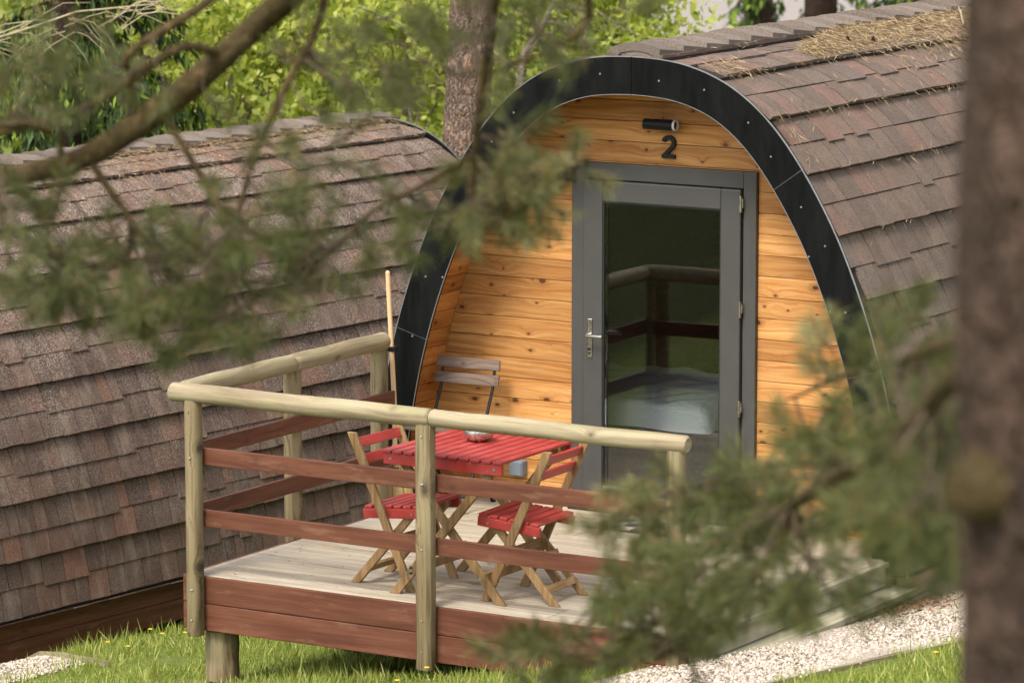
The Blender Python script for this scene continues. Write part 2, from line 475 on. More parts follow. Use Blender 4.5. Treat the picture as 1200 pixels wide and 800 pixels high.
g = Mat('checker_mat', 0.95, 0.1)
o = g.obj()
ck = g.N('ShaderNodeTexChecker')
g.set(ck.inputs[0], g.vec('ADD', g.obj(), (0.003, 0.003, 0.5)))
ck.inputs['Scale'].default_value = 10.5
g.set(ck.inputs[1], (0.045, 0.045, 0.05))
g.set(ck.inputs[2], (0.33, 0.30, 0.25))
fz = g.noise(o, 260, 2)
g.color(g.mix(0.7, ck.outputs[0], g.ramp(fz, [(0.3, (0.6, 0.6, 0.6)), (0.7, (1.3, 1.3, 1.3))]), 'MULTIPLY'))
g.bump(fz, 0.8, 0.006)
M['mat'] = g.m
M['mat_edge'] = plain('mat_rubber', (0.02, 0.02, 0.022), 0.7)


# ------------------------------------------------------------------ mesh builder
class MB:
    def __init__(s):
        s.v, s.f = [], []

    def add(s, vs, fs):
        b = len(s.v)
        s.v += [tuple(p) for p in vs]
        s.f += [tuple(i + b for i in f) for f in fs]
        return s

    def box(s, x0, x1, y0, y1, z0, z1):
        return s.add([(x0, y0, z0), (x1, y0, z0), (x1, y1, z0), (x0, y1, z0), (x0, y0, z1), (x1, y0, z1), (x1, y1, z1), (x0, y1, z1)],
                     [(0, 3, 2, 1), (4, 5, 6, 7), (0, 1, 5, 4), (1, 2, 6, 5), (2, 3, 7, 6), (3, 0, 4, 7)])

    def beam(s, p0, p1, w, h, up=(0, 0, 1)):
        """bar from p0 to p1: w across, h along up"""
        p0, p1, up = Vector(p0), Vector(p1), Vector(up)
        d = (p1 - p0).normalized()
        a = d.cross(up).normalized()
        u = a.cross(d).normalized()
        vs = [p + a * (sx * w / 2) + u * (sz * h / 2) for p in (p0, p1) for sx, sz in ((-1, -1), (1, -1), (1, 1), (-1, 1))]
        return s.add(vs, [(0, 1, 2, 3), (7, 6, 5, 4), (0, 4, 5, 1), (1, 5, 6, 2), (2, 6, 7, 3), (3, 7, 4, 0)])

    def leg(s, p0, p1, w, t, side):
        """leg cut flat at top and bottom: w is its width in the plane seen from the side, t its thickness along side"""
        p0, p1, sd = Vector(p0), Vector(p1), Vector(side).normalized()
        d = (p1 - p0).normalized()
        hz = Vector((0, 0, 1)).cross(sd).normalized()
        k = w / 2 / max(0.3, abs(d.z))
        vs = [p + hz * (a * k) + sd * (b * t / 2) for p in (p0, p1) for a, b in ((-1, -1), (1, -1), (1, 1), (-1, 1))]
        return s.add(vs, [(3, 2, 1, 0), (4, 5, 6, 7), (1, 5, 4, 0), (2, 6, 5, 1), (3, 7, 6, 2), (0, 4, 7, 3)])

    def tube(s, pts, rad, n=8, cap=True, wob=0.0):
        pts = [Vector(p) for p in pts]
        if not isinstance(rad, (list, tuple)):
            rad = [rad] * len(pts)
        b = len(s.v)
        ref = Vector((0, 0, 1))
        if abs((pts[-1] - pts[0]).normalized().z) > 0.9:
            ref = Vector((1, 0, 0))
        for i, p in enumerate(pts):
            d = (pts[min(i + 1, len(pts) - 1)] - pts[max(i - 1, 0)]).normalized()
            a = d.cross(ref).normalized()
            u = a.cross(d)
            for k in range(n):
                t = 2 * math.pi * k / n
                r = rad[i] * (1 + (rnd.uniform(-wob, wob) if wob else 0))
                s.v.append(tuple(p + a * (math.cos(t) * r) + u * (math.sin(t) * r)))
        for i in range(len(pts) - 1):
            for k in range(n):
                k2 = (k + 1) % n
                s.f.append((b + i * n + k, b + i * n + k2, b + (i + 1) * n + k2, b + (i + 1) * n + k))
        if cap:
            s.f.append(tuple(b + k for k in reversed(range(n))))
            s.f.append(tuple(b + (len(pts) - 1) * n + k for k in range(n)))
        return s

    def lathe(s, prof, c=(0, 0, 0), n=24):
        b = len(s.v)
        for r, z in prof:
            for k in range(n):
                t = 2 * math.pi * k / n
                s.v.append((c[0] + r * math.cos(t), c[1] + r * math.sin(t), c[2] + z))
        for i in range(len(prof) - 1):
            for k in range(n):
                k2 = (k + 1) % n
                s.f.append((b + i * n + k, b + i * n + k2, b + (i + 1) * n + k2, b + (i + 1) * n + k))
        return s

    def build(s, name, mat, parent=None, smooth=False, bevel=0.0, seg=2, local=False):
        me = bpy.data.meshes.new(name)
        v = s.v
        if parent is not None and not local:
            L = ROOTLOC.get(root_of(parent).name, (0, 0, 0))
            v = [(a - L[0], b - L[1], c - L[2]) for a, b, c in v]
        me.from_pydata(v, [], s.f)
        me.materials.append(mat)
        if smooth:
            me.shade_smooth()
            if smooth == 'auto':
                me.set_sharp_from_angle(angle=R(40))
        me.update()
        o = bpy.data.objects.new(name, me)
        COL.objects.link(o)
        if parent is not None:
            o.parent = parent
        if bevel:
            bm = o.modifiers.new('bevel', 'BEVEL')
            bm.width = bevel
            bm.segments = seg
            bm.limit_method = 'ANGLE'
            bm.angle_limit = R(35)
        return o


ROOTLOC = {}


def root_of(o):
    while o.parent is not None:
        o = o.parent
    return o


def thing(name, label, cat, loc=(0, 0, 0), rotz=0.0, group=None):
    o = bpy.data.objects.new(name, None)
    COL.objects.link(o)
    o.location = loc
    o.rotation_euler = (0, 0, rotz)
    o['label'] = label
    o['category'] = cat
    if group:
        o['group'] = group
    ROOTLOC[o.name] = tuple(loc)
    return o


def tag(o, label, cat, group=None):
    o['label'] = label
    o['category'] = cat
    if group:
        o['group'] = group
    return o


def kind(o, k, label=None):
    o['kind'] = k
    if label:
        o['label'] = label
    return o


def copy_tree(o, parent=None):
    c = o.copy()
    COL.objects.link(c)
    c.parent = parent
    for ch in list(o.children):
        copy_tree(ch, c)
    return c


def npmesh(name, V, F, mat, parent=None, smooth=False):
    """mesh from numpy arrays, faces all of one size; world coordinates"""
    V = np.asarray(V, dtype=np.float32).reshape(-1, 3)
    if parent is not None:
        V = V - np.asarray(ROOTLOC.get(root_of(parent).name, (0, 0, 0)), dtype=np.float32)
    F = np.asarray(F, dtype=np.int32)
    k = F.shape[1]
    me = bpy.data.meshes.new(name)
    me.vertices.add(len(V))
    me.vertices.foreach_set('co', V.ravel())
    me.loops.add(F.size)
    me.loops.foreach_set('vertex_index', F.ravel())
    me.polygons.add(len(F))
    me.polygons.foreach_set('loop_start', np.arange(len(F), dtype=np.int32) * k)
    me.materials.append(mat)
    me.update(calc_edges=True)
    if smooth:
        me.shade_smooth()
    o = bpy.data.objects.new(name, me)
    COL.objects.link(o)
    if parent is not None:
        o.parent = parent
    return o


def unit(a):
    return a / np.maximum(np.linalg.norm(a, axis=-1, keepdims=True), 1e-9)


def blades(P, D, L, W, bend=0.0, taper=True):
    """thin blades: base P, direction D, length L, width W -> 2 quads' worth of verts as a 4-gon lens (base, side, tip, side)"""
    n = len(P)
    rv = rng.normal(size=(n, 3))
    S = unit(np.cross(D, rv))
    L, W = np.broadcast_to(L, n)[:, None], np.broadcast_to(W, n)[:, None]
    mid = P + D * L * 0.45
    V = np.stack([P, mid + S * W / 2, P + D * L, mid - S * W / 2], 1).reshape(-1, 3)
    F = np.arange(4 * n).reshape(n, 4)
    return V, F


def ground(x, y):
    p = -0.28 + 0.157 * (x - 2.2) - 0.064 * (y + 0.3)
    lo = -2.3
    k = 0.35
    z = lo + k * np.logaddexp(0, (p - lo) / k)          # levels out below the pods
    d = (x + 3.764) * 0.9945 - (y - 1.515) * 0.1045     # scooped out along the left pod's skirting
    return z - 0.16 / (1 + np.exp(np.clip((d - 0.50) / 0.14, -40, 40)))


# ------------------------------------------------------------------ terrain
def lattice(n):
    a = np.linspace(-1, 1, n)
    return np.sign(a) * np.abs(a) ** 2.2


gx = 1 + 190 * lattice(170)
gy = -1 + 190 * lattice(170)
X, Y = np.meshgrid(gx, gy)
Z = ground(X, Y)
far = np.clip((np.hypot(X, Y) - 30) / 60, 0, 1)
Z = np.minimum(Z, 6.0)
near = np.exp(-((X - 0) ** 2 + (Y + 2) ** 2) / 60)
Z = Z + 0.02 * np.sin(X * 3.1 + Y) * np.cos(Y * 2.3) * near + far * 0.25 * np.sin(X * 0.21) * np.cos(Y * 0.17)
V = np.stack([X, Y, Z], -1).reshape(-1, 3)
i = np.arange(169)
I, J = np.meshgrid(i, i)
q = (J * 170 + I).ravel()
F = np.stack([q, q + 1, q + 171, q + 170], 1)
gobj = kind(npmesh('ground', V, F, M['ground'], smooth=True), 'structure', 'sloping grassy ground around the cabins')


def surf(poly_rows, dz, name, mat):
    """a sheet following the ground; poly_rows = list of rows of (x, y)"""
    V = [(x, y, float(ground(x, y)) + dz + 0.02 * math.sin(x * 3.1 + y) * math.cos(y * 2.3) * math.exp(-(x * x + (y + 2) ** 2) / 60)) for r in poly_rows for x, y in r]
    n = len(poly_rows[0])
    F = [(r * n + c, r * n + c + 1, (r + 1) * n + c + 1, (r + 1) * n + c) for r in range(len(poly_rows) - 1) for c in range(n - 1)]
    return npmesh(name, V, F, mat, smooth=True)


def row(x0, x1, y, n=9, jit=0.0):
    return [(x0 + (x1 - x0) * k / (n - 1), y) for k in range(n)]


def gpath_edges(y):
    # the gravel runs along the right side of the deck, left edge tucked under the steps
    return 1.92, 3.05 + 0.2 * max(min(y + 3.26, 4.5), -3.0) + 0.03 * math.sin(y * 2.3)


rows = [row(*gpath_edges(y), y, 12) for y in np.arange(-6.0, 6.01, 0.25)]
kind(surf(rows, 0.022, 'gravel_path', M['gravel']), 'structure', 'pale gravel path beside the deck steps')
A0, A1 = (-4.30, 0.09), (-2.12, -1.53)          # edging line of the left gravel patch
rows = []
for k in range(14):
    t = k / 13 * .84
    bx, by = A0[0] + (A1[0] - A0[0]) * t, A0[1] + (A1[1] - A0[1]) * t
    rows.append([(bx + 0.12 * s + .05 * s * math.sin(11 * t), by - 2.2 * s * (1 - 0.55 * t)) for s in np.linspace(0, 1, 10)])
kind(surf(rows, 0.010, 'gravel_patch', M['gravel']), 'structure', 'pale gravel patch at the lower left')


def chips(name, pts, label, size=(0.006, 0.014)):
    V, F = [], []
    n = len(pts)
    base = np.array([(1, 0, 0), (0, 1, 0), (-1, 0, 0), (0, -1, 0), (0, 0, 1), (0, 0, -1)], float)
    tri = np.array([(0, 1, 4), (1, 2, 4), (2, 3, 4), (3, 0, 4), (1, 0, 5), (2, 1, 5), (3, 2, 5), (0, 3, 5)])
    s = rng.uniform(*size, n)[:, None, None] * rng.uniform(0.6, 1.2, (n, 6, 1))
    rot = rng.uniform(0, 6.28, n)
    c, sn = np.cos(rot), np.sin(rot)
    B = base[None] * s
    Bx = B[..., 0] * c[:, None] - B[..., 1] * sn[:, None]
    By = B[..., 0] * sn[:, None] + B[..., 1] * c[:, None]
    tilt = rng.uniform(-0.3, 0.3, (n, 1))
    W = np.stack([Bx, By, B[..., 2] * 0.75 + Bx * tilt], -1) + pts[:, None, :]
    F = (np.arange(n)[:, None, None] * 6 + tri[None]).reshape(-1, 3)
    return kind(npmesh(name, W.reshape(-1, 3), F, M['chip']), 'stuff', label)


n = 19000
cy = rng.uniform(-5, 1.5, n)
cx = 1.95 + rng.uniform(0, 1, n) ** .9 * (3.04 + 0.2 * np.clip(cy + 3.26, -3, 4.5) - 1.95 + rng.normal(0, .03, n))
cz = ground(cx, cy) + 0.024
n2 = 5000
t, s_ = rng.uniform(0, .86, n2), rng.uniform(0, 1, n2) ** 1.3
lx = A0[0] + (A1[0] - A0[0]) * t + 0.12 * s_ + rng.normal(0, .03, n2)
ly = A0[1] + (A1[1] - A0[1]) * t - 2.2 * s_ * (1 - 0.55 * t)
chips('gravel', np.concatenate([np.stack([cx, cy, cz], 1), np.stack([lx, ly, ground(lx, ly) + 0.012], 1)]), 'loose pale stone chips lying on the paths')

# edging boards
e = MB()
for k in range(12):
    y0, y1 = -6 + k, -5 + k
    xa, xb = gpath_edges(y0)[1] + 0.012, gpath_edges(y1)[1] + 0.012
    za, zb = float(ground(xa, y0)) - .012, float(ground(xb, y1)) - .012
    e.beam((xa, y0, za), (xb, y1, zb), 0.022, 0.085)
tag(e.build('timber_edging', M['gravel_edge']), 'thin weathered timber edging between gravel path and right lawn', 'edging', 'timber path edgings')
e = MB()
pts = [(A0[0] + (A1[0] - A0[0]) * k / 6, A0[1] + (A1[1] - A0[1]) * k / 6) for k in range(-2, 7)]
for (xa, ya), (xb, yb) in zip(pts, pts[1:]):
    e.beam((xa, ya, float(ground(xa, ya)) + 0.0), (xb, yb, float(ground(xb, yb)) + 0.0), 0.020, 0.085)
tag(e.build('timber_edging', M['gravel_edge']), 'thin timber edging of the gravel patch below the left cabin', 'edging', 'timber path edgings')

# grass blades
GP = []


def grass_area(n, fx, ok=lambda x, y: np.ones_like(x, bool)):
    x, y = fx(n)
    k = ok(x, y)
    GP.append(np.stack([x[k], y[k]], 1))


def under_deck(x, y):
    return (x > -0.9) & (x < 2.25) & (y > -2.5)


def in_patch(x, y):
    # inside left gravel
    ax, ay = A1[0] - A0[0], A1[1] - A0[1]
    cr = ax * (y - A0[1]) - ay * (x - A0[0])
    return (cr < -0.02) & (x < -2.30) & (U(0, 1, len(x)) < np.clip((-2.30 - x) * 2.2, 0, .97))


U = rng.uniform
grass_area(26000, lambda n: (U(-4.6, 0.2, n), U(-3.4, 1.6, n)), lambda x, y: ~in_patch(x, y) & ~((x > -0.4) & (y > -1.6)) & (U(0, 1, len(x)) < 0.95))
grass_area(12000, lambda n: (U(-0.6, 1.95, n), U(-3.6, -1.75, n)), lambda x, y: ~((y > -2.35) & (x > 0.1)))
grass_area(20000, lambda n: (U(2.7, 4.6, n), U(-4.4, 0.2, n)), lambda x, y: x > 3.06 + 0.2 * np.clip(y + 3.26, -3, 4.5) + U(-.05, .03, len(x)))
grass_area(5000, lambda n: (U(-7, 6, n), U(-8, 5, n)), lambda x, y: ~under_deck(x, y) & ~((x > 1.8) & (x < 3.7)) & ~in_patch(x, y))
G2 = np.concatenate(GP)
# a few tufts creeping over the gravel edges
_y = U(-4.4, 0.2, 900)
tx = np.concatenate([3.03 + 0.2 * np.clip(_y + 3.26, -3, 4.5) + rng.normal(0, 0.05, 900), rng.normal(2.6, 0.25, 200), rng.normal(1.95, 0.1, 500)])
ty = np.concatenate([_y, rng.normal(-0.45, 0.4, 200), U(-3.6, -2.6, 500)])
G2 = np.concatenate([G2, np.stack([tx, ty], 1)])
nb = len(G2)
clump = np.sin(G2[:, 0] * 5.1 + 1.3 * np.sin(G2[:, 1] * 3.7)) * np.cos(G2[:, 1] * 4.3)
P = np.stack([G2[:, 0], G2[:, 1], ground(G2[:, 0], G2[:, 1]) - 0.01], 1)
D = unit(np.stack([rng.normal(0, 0.42, nb), rng.normal(0, 0.42, nb), np.ones(nb)], 1))
Lg = (0.055 + 0.035 * clump) * rng.gamma(6, 1 / 6, nb) + 0.012
wallside = (G2[:, 0] < -2.2) & (G2[:, 1] - (1.1 + 0.105 * 0) > -9)
near_skirt = np.exp(-np.abs((G2[:, 1] - 1.515) * 0.105 - (G2[:, 0] + 3.76)) / 0.22)
Lg = Lg * (.85 + .35 * near_skirt)
V, F = blades(P, D, Lg, U(0.004, 0.008, nb))
kind(npmesh('grass', V, F, M['grass']), 'stuff', 'lush spring grass on the slope')

# weeds and buttercups
fl = [(190, 742, 0.16), (176, 737, 0.13), (235, 745, 0.12), (262, 752, 0.05), (217, 741, 0.06), (126, 752, 0.07), (150, 757, 0.05), (500, 782, 0.12), (465, 797, 0.09), (1097, 764, 0.06)]
pick = []
for px, py, h in fl:
    d = FW + RT * ((px - 600) / FPX) - UP * ((py - 400) / FPX)
    t_ = 15.0
    for _ in range(4000):
        p = CAM + d * t_
        if p.z <= ground(p.x, p.y) + h:
            break
        t_ += 0.004
    pick.append((p, h))
for k, (p, h) in enumerate(pick):
    gz = float(ground(p.x, p.y))
    r = thing('buttercup', 'small yellow buttercup on a thin stem in the grass', 'flower', (p.x, p.y, gz), 0, 'yellow buttercups in the grass')
    MB().tube([(p.x, p.y, gz - .01), (p.x + .008, p.y, gz + h * .6), (p.x, p.y, gz + h)], 0.0012, 5).build('stem', M['stem'], r)
    fm = MB()
    for q in range(5):
        a = q * 1.2566
        c_, s2 = math.cos(a), math.sin(a)
        T = Vector((p.x, p.y, gz + h))
        o1 = Vector((c_, s2, 0.25))
        s1 = Vector((-s2, c_, 0))
        fm.add([T, T + o1 * .009 + s1 * .007, T + o1 * .016, T + o1 * .009 - s1 * .007], [(0, 1, 2, 3)])
    fm.build('petals', M['yellow'], r)

# ------------------------------------------------------------------ camping pods
PROF = [(0, 2.575), (.15, 2.571), (.3, 2.553), (.45, 2.512), (.6, 2.447), (.76, 2.335), (.89, 2.205), (1.0, 2.065), (1.10, 1.915), (1.195, 1.755),
        (1.28, 1.585), (1.36, 1.395), (1.43, 1.205), (1.495, 1.00), (1.55, .785), (1.60, .54), (1.635, .29), (1.655, .10), (1.665, -.085)]
pp = np.array(PROF)
pp = pp.copy()
for _ in range(2):                       # Chaikin-like densify then smooth
    q0 = pp[:-1] * 0.75 + pp[1:] * 0.25
    q1 = pp[:-1] * 0.25 + pp[1:] * 0.75
    pp = np.concatenate([pp[:1], np.stack([q0, q1], 1).reshape(-1, 2), pp[-1:]])
sl_ = np.concatenate([[0], np.cumsum(np.hypot(*np.diff(pp, axis=0).T))])
STOT = sl_[-1]


def prof(s):
    return np.interp(s, sl_, pp[:, 0]), np.interp(s, sl_, pp[:, 1])


def pnorm(s):
    x0, z0 = prof(max(s - .03, 0))
    x1, z1 = prof(min(s + .03, STOT))
    tx_, tz_ = x1 - x0, z1 - z0
    l = math.hypot(tx_, tz_)
    return -tz_ / l, tx_ / l            # outward (x positive side)


def poff(s, o):
    x, z = prof(s)
    nx, nz = pnorm(s)
    return max(x + nx * o, 0.0) if s > 0 else 0.0, z + nz * o


def s_of_z(z):
    ss = np.linspace(0, STOT, 1500)
    zz = prof(ss)[1]
    return float(np.interp(-z, -zz, ss))


def inner_hw(z, o):
    """half width at height z of the outline offset by o (negative = inward)"""
    ss = np.linspace(0, STOT, 400)
    pts = np.array([poff(s, o) for s in ss])
    if z > pts[0, 1]:
        return 0.0
    return float(np.interp(-z, -pts[:, 1], pts[:, 0]))


XC, YF, WY = 0.587, -0.38, 0.38        # door axis, fascia plane, depth of the porch recess
FASC = 0.195


def ring_seg(s0, s1, o0, o1, y0, y1, sgn, n=10):
    vs = []
    for k in range(n + 1):
        s = s0 + (s1 - s0) * k / n
        xo, zo = poff(s, o0)
        xi, zi = poff(s, o1)
        if s <= 1e-6:
            xo = xi = 0.0015
        for x, z, y in ((xo, zo, y0), (xi, zi, y0), (xi, zi, y1), (xo, zo, y1)):
            vs.append((sgn * x, y, z))
    fs = []
    for k in range(n):
        for a in range(4):
            b_ = (a + 1) % 4
            fs.append((k * 4 + a, k * 4 + b_, k * 4 + 4 + b_, k * 4 + 4 + a))
    fs += [(0, 1, 2, 3), (n * 4 + 3, n * 4 + 2, n * 4 + 1, n * 4)]
    if sgn < 0:
        fs = [tuple(reversed(f)) for f in fs]
    return vs, fs


def make_pod(label, loc, rotz, L, roofmat, seed, first, skirtmat):
    rr = random.Random(seed)
    root = thing('camping_pod', label, 'cabin', loc, rotz, 'arched timber camping pods')
    bl = lambda mb, *a, **k: mb.build(*a, local=True, **k)
    # fascia panels, joints, screws
    sj = s_of_z(2.03)
    sk = s_of_z(1.0)
    gaps = 0.0025
    for yy0, yy1, back in ((-0.024, 0.0, False), (L, L + 0.024, True)):
        for sg in (-1, 1):
            for a, b in ((0, sj), (sj, sk), (sk, STOT)):
                bl(MB().add(*ring_seg(a + (gaps if a > 0 else 0), b - gaps, 0.026 if back else 0.004, -FASC, yy0, yy1, sg, 16)), 'fascia_panel', M['fascia'], root)
        tm = MB()
        for sg in (-1, 1):
            tm.add(*ring_seg(0, STOT, 0.0315 if back else 0.0095, 0.0265 if back else 0.0045, yy0 - (0.003 if not back else -.018), yy1 + (0.003 if back else -.018), sg, 60))
            tm.add(*ring_seg(0, STOT, -FASC - 0.0005, -FASC - 0.0035, yy0 - (0.002 if not back else -.018), yy1 + (0.002 if back else -.018), sg, 60))
            for s in (0.0, sj, sk):
                if s == 0 and sg < 0:
                    continue
                tm.add(*ring_seg(max(s - gaps * .95, 0), s + gaps * .95, 0.004, -FASC, yy0 + .004, yy1 - .004, sg, 1))
        bl(tm, 'edge_trim', M['alu'], root)
        if not back:
            sm = MB()
            for sg in (-1, 1):
                for s in (0.2, 0.47, 0.83, 1.05, 1.35, 1.62, 2.0, 2.35, 2.75, 3.1):
                    for o in ((-0.07,) if rr.random() < .75 else (-0.07, -0.15)):
                        x, z = poff(s + rr.uniform(-.04, .04), o - rr.uniform(0, .04))
                        b0 = len(sm.v)
                        c = Vector((sg * x, -0.024, z))
                        ringv = [c + Vector((math.cos(t) * .0062, 0, math.sin(t) * .0062)) for t in np.linspace(0, 2 * math.pi, 9)[:-1]]
                        ring2 = [c + Vector((math.cos(t) * .004, -.004, math.sin(t) * .004)) for t in np.linspace(0, 2 * math.pi, 9)[:-1]]
                        sm.add(ringv + ring2, [(k, (k + 1) % 8, 8 + (k + 1) % 8, 8 + k) for k in range(8)] + [tuple(range(8, 16))])
            bl(sm, 'screws', M['screw'], root)
    # roof deck (solid shell under the shingles)
    sh = MB()
    for sg in (-1, 1):
        sh.add(*ring_seg(0, STOT, -0.012, -0.07, 0.001, L - 0.001, sg, 60))
    roof = bl(sh, 'roof', M['dark_gap'], root)
    # courses of laminated shingles
    T, UL = MB(), MB()
    EXP = 0.362
    s_first = 0.53 - EXP
    nC = int((STOT - s_first) / EXP) + 1
    for sg in (-1, 1):
        c0 = s_first - EXP
        for ci in range(nC + 1):
            a, b = max(c0 + ci * EXP, 0.02), min(c0 + (ci + 1) * EXP, STOT + 0.02)
            if b - a < 0.03:
                continue

            def off(s):
                return -0.020 + 0.030 * max(0.0, min(1.0, (s - (b - EXP)) / EXP))
            # backing course, straight lip
            n = 4
            ys = np.linspace(0.0, L, 40)
            vs = []
            for k in range(n + 1):
                s = a + (b - a) * k / n
                for yv in ys:
                    x, z = poff(min(s + (0.004 * math.sin(yv * 2.3 + ci) if k == n else 0), STOT + .02), off(s) - .002)
                    vs.append((sg * x, yv, z))
            ny = len(ys)
            x, z = 0, 0
            for yv in ys:
                x, z = poff(b + 0.004 * math.sin(yv * 2.3 + ci), -0.012)
                vs.append((sg * x, yv, z))
            fs = [(k * ny + j, k * ny + j + 1, (k + 1) * ny + j + 1, (k + 1) * ny + j) for k in range(n + 1) for j in range(ny - 1)]
            if sg > 0:
                fs = [tuple(reversed(f)) for f in fs]
            UL.add(vs, fs)
            for half in (0, 1):
                yv = rr.uniform(0, .1) - .02
                sb0 = a + (b - a) * (0.5 + 0.5 * half) if (b - a) > 0.3 else b
                if (b - a) <= 0.3 and half == 0:
                    continue
                lvl = 0
                while yv < L:
                    wd = rr.choice((.10, .125, .15, .165, .19)) * rr.uniform(.9, 1.1)
                    y0, y1 = max(yv, 0.002), min(yv + wd - 0.0065, L - .002)
                    yv += wd + .002
                    if y1 - y0 < .02:
                        continue
                    lvl = rr.choice((0, 0, 1)) if rr.random() < .75 else lvl
                    sb = sb0 + ((-0.004 + lvl * 0.025) if half == 0 else rr.uniform(.000, .006) - .002)
                    st = sb0 - (b - a) * 0.5 - 0.0
                    st = max(st, 0.02)
                    th = 0.013 + (0.006 if lvl else 0) + rr.uniform(0, .003)
                    vs = []
                    for k in range(3):
                        s = st + (sb - st) * k / 2
                        for yq in (y0, y1):
                            x, z = poff(min(s, STOT + .02), off(s) + 0.001 + th * (0.55 + 0.45 * k / 2))
                            vs.append((sg * x, yq, z))
                    for k in range(3):
                        s = st + (sb - st) * k / 2
                        for yq in (y0, y1):
                            x, z = poff(min(s, STOT + .02), off(s) - 0.003)
                            vs.append((sg * x, yq, z))
                    fs = [(0, 1, 3, 2), (2, 3, 5, 4), (4, 5, 11, 10), (1, 7, 9, 3), (3, 9, 11, 5), (0, 2, 8, 6), (2, 4, 10, 8)]
                    if sg < 0:
                        fs = [tuple(reversed(f)) for f in fs]
                    T.add(vs, fs)
    bl(T, 'shingle_covering', roofmat, roof)
    bl(UL, 'underlay', M['felt'], roof)
    # ridge tiles
    yv = 0.02
    while yv < L - .05:
        ln, hw, th = 0.30, 0.150, 0.05
        jig = rr.uniform(-.004, .004)
        vs = []
        j1 = rr.uniform(-.004, .004)
        for yq, lift in ((yv, 0.084 + j1), (yv + ln, 0.052)):
            for xx, dz in ((-hw, -.034), (-hw * .5, -.011), (0, 0), (hw * .5, -.011), (hw, -.034)):
                vs.append((xx + jig, yq, 2.575 + lift + dz))
            for xx, dz in ((-hw, -.034), (-hw * .5, -.011), (0, 0), (hw * .5, -.011), (hw, -.034)):
                vs.append((xx * .985 + jig, yq, 2.575 + lift + dz - .047))
        fs = []
        for k in range(4):
            fs += [(k, k + 1, 11 + k, 10 + k), (5 + k + 1, 5 + k, 15 + k, 16 + k), (k + 1, k, 5 + k, 6 + k), (10 + k, 11 + k, 16 + k, 15 + k)]
        fs += [(0, 10, 15, 5), (4, 9, 19, 14)]
        bl(MB().add(vs, fs), 'ridge_tile', M['ridge'], roof)
        yv += 0.262
    bl(MB().add([(-.13, .03, 2.55), (.13, .03, 2.55), (.13, L - .06, 2.55), (-.13, L - .06, 2.55), (-.13, .03, 2.584), (.13, .03, 2.584), (.13, L - .06, 2.584), (-.13, L - .06, 2.584), (0, .024, 2.616), (0, L - .06, 2.616)],
               [(0, 1, 5, 8, 4), (3, 7, 9, 6, 2), (4, 8, 9, 7), (8, 5, 6, 9), (1, 2, 6, 5), (3, 0, 4, 7)]), 'ridge_batten', M['ridge'], roof)
    # porch lining
    lo = -FASC + 0.09
    ln = MB()
    s = 0.01
    while s < STOT:
        s2 = min(s + 0.112, STOT)
        for sg in (-1, 1):
            ln.add(*ring_seg(s, s2 - 0.005, lo + .018, lo, 0.0015, WY + .02, sg, 2))
        s = s2
    bl(ln, 'porch_lining', M['pine_y'], root)
    # gable wall of boards round the door opening
    DX0, DX1, DZ1 = 0 - XC, 1.151 - XC, 1.953
    wb = MB()
    z = -0.10
    ph = 0.1145
    while z < 2.50:
        z0, z1 = z + 0.0014, z + ph - 0.0014
        z += ph
        h0, h1 = inner_hw(z0, lo - .0005), inner_hw(z1, lo - .0005)
        if h0 < .05:
            continue
        h1 = max(h1, .02)

        def board(xa0, xb0, xa1, xb1, za, zb):
            vs = [(xa0, WY, za), (xb0, WY, za), (xb1, WY, zb), (xa1, WY, zb), (xa0, WY + .02, za), (xb0, WY + .02, za), (xb1, WY + .02, zb), (xa1, WY + .02, zb)]
            wb.add(vs, [(0, 1, 2, 3), (7, 6, 5, 4), (1, 0, 4, 5), (2, 1, 5, 6), (3, 2, 6, 7), (0, 3, 7, 4)])
        if z1 <= DZ1 or z0 < DZ1 - .01:
            zt = min(z1, DZ1 - .0) if z0 < DZ1 else z1
            if z1 > DZ1:
                # board cut by the head of the frame
                hm = inner_hw(DZ1, lo)
                board(-h0, DX0, -hm, DX0, z0, DZ1)
                board(DX1, h0, DX1, hm, z0, DZ1)
                board(-hm, hm, -h1, h1, DZ1 + .001, z1)
            else:
                board(-h0, DX0 - .0, -h1, DX0 - .0, z0, z1)
                board(DX1, h0, DX1, h1, z0, z1)
        else:
            board(-h0, h0, -h1, h1, z0, z1)
    wall = bl(wb, 'gable_wall', M['pine'], root, bevel=0.003)
    bk = MB()
    zs = np.linspace(-.1, 2.44, 40)
    for sgn in (-1, 1):
        for za, zb in zip(zs, zs[1:]):
            ha, hb = inner_hw(za, lo + .01), inner_hw(zb, lo + .01)
            xa = abs(DX0) if za < DZ1 else 0.0
            bk.add([(sgn * xa, WY + .021, za), (sgn * ha, WY + .021, za), (sgn * max(hb, xa), WY + .021, zb), (sgn * xa, WY + .021, zb)], [(0, 1, 2, 3)])
    bl(bk, 'wall_lining', M['dark_gap'], root)
    # rear wall with an unseen window added to let light in on the bed, floor
    RY = L - 0.12
    rw = MB()
    for za, zb in zip(zs, zs[1:]):
        ha, hb = inner_hw(za, -.07), inner_hw(zb, -.07)
        if za > 0.95 and zb < 1.6:
            for sg in (-1, 1):
                rw.add([(sg * .45, RY, za), (sg * ha, RY, za), (sg * hb, RY, zb), (sg * .45, RY, zb)], [(0, 1, 2, 3)])
        else:
            rw.add([(-ha, RY, za), (ha, RY, za), (hb, RY, zb), (-hb, RY, zb)], [(0, 1, 2, 3)])
    bl(rw, 'rear_wall', M['inner_wood'], root)
    bl(MB().box(-.46, .46, RY - .01, RY + .005, .90, 1.66), 'added_window', M['glass'], root)
    bl(MB().box(-1.6, 1.6, WY + .03, RY, -.10, -.03), 'floor', M['inner_wood'], root)
    il = MB()
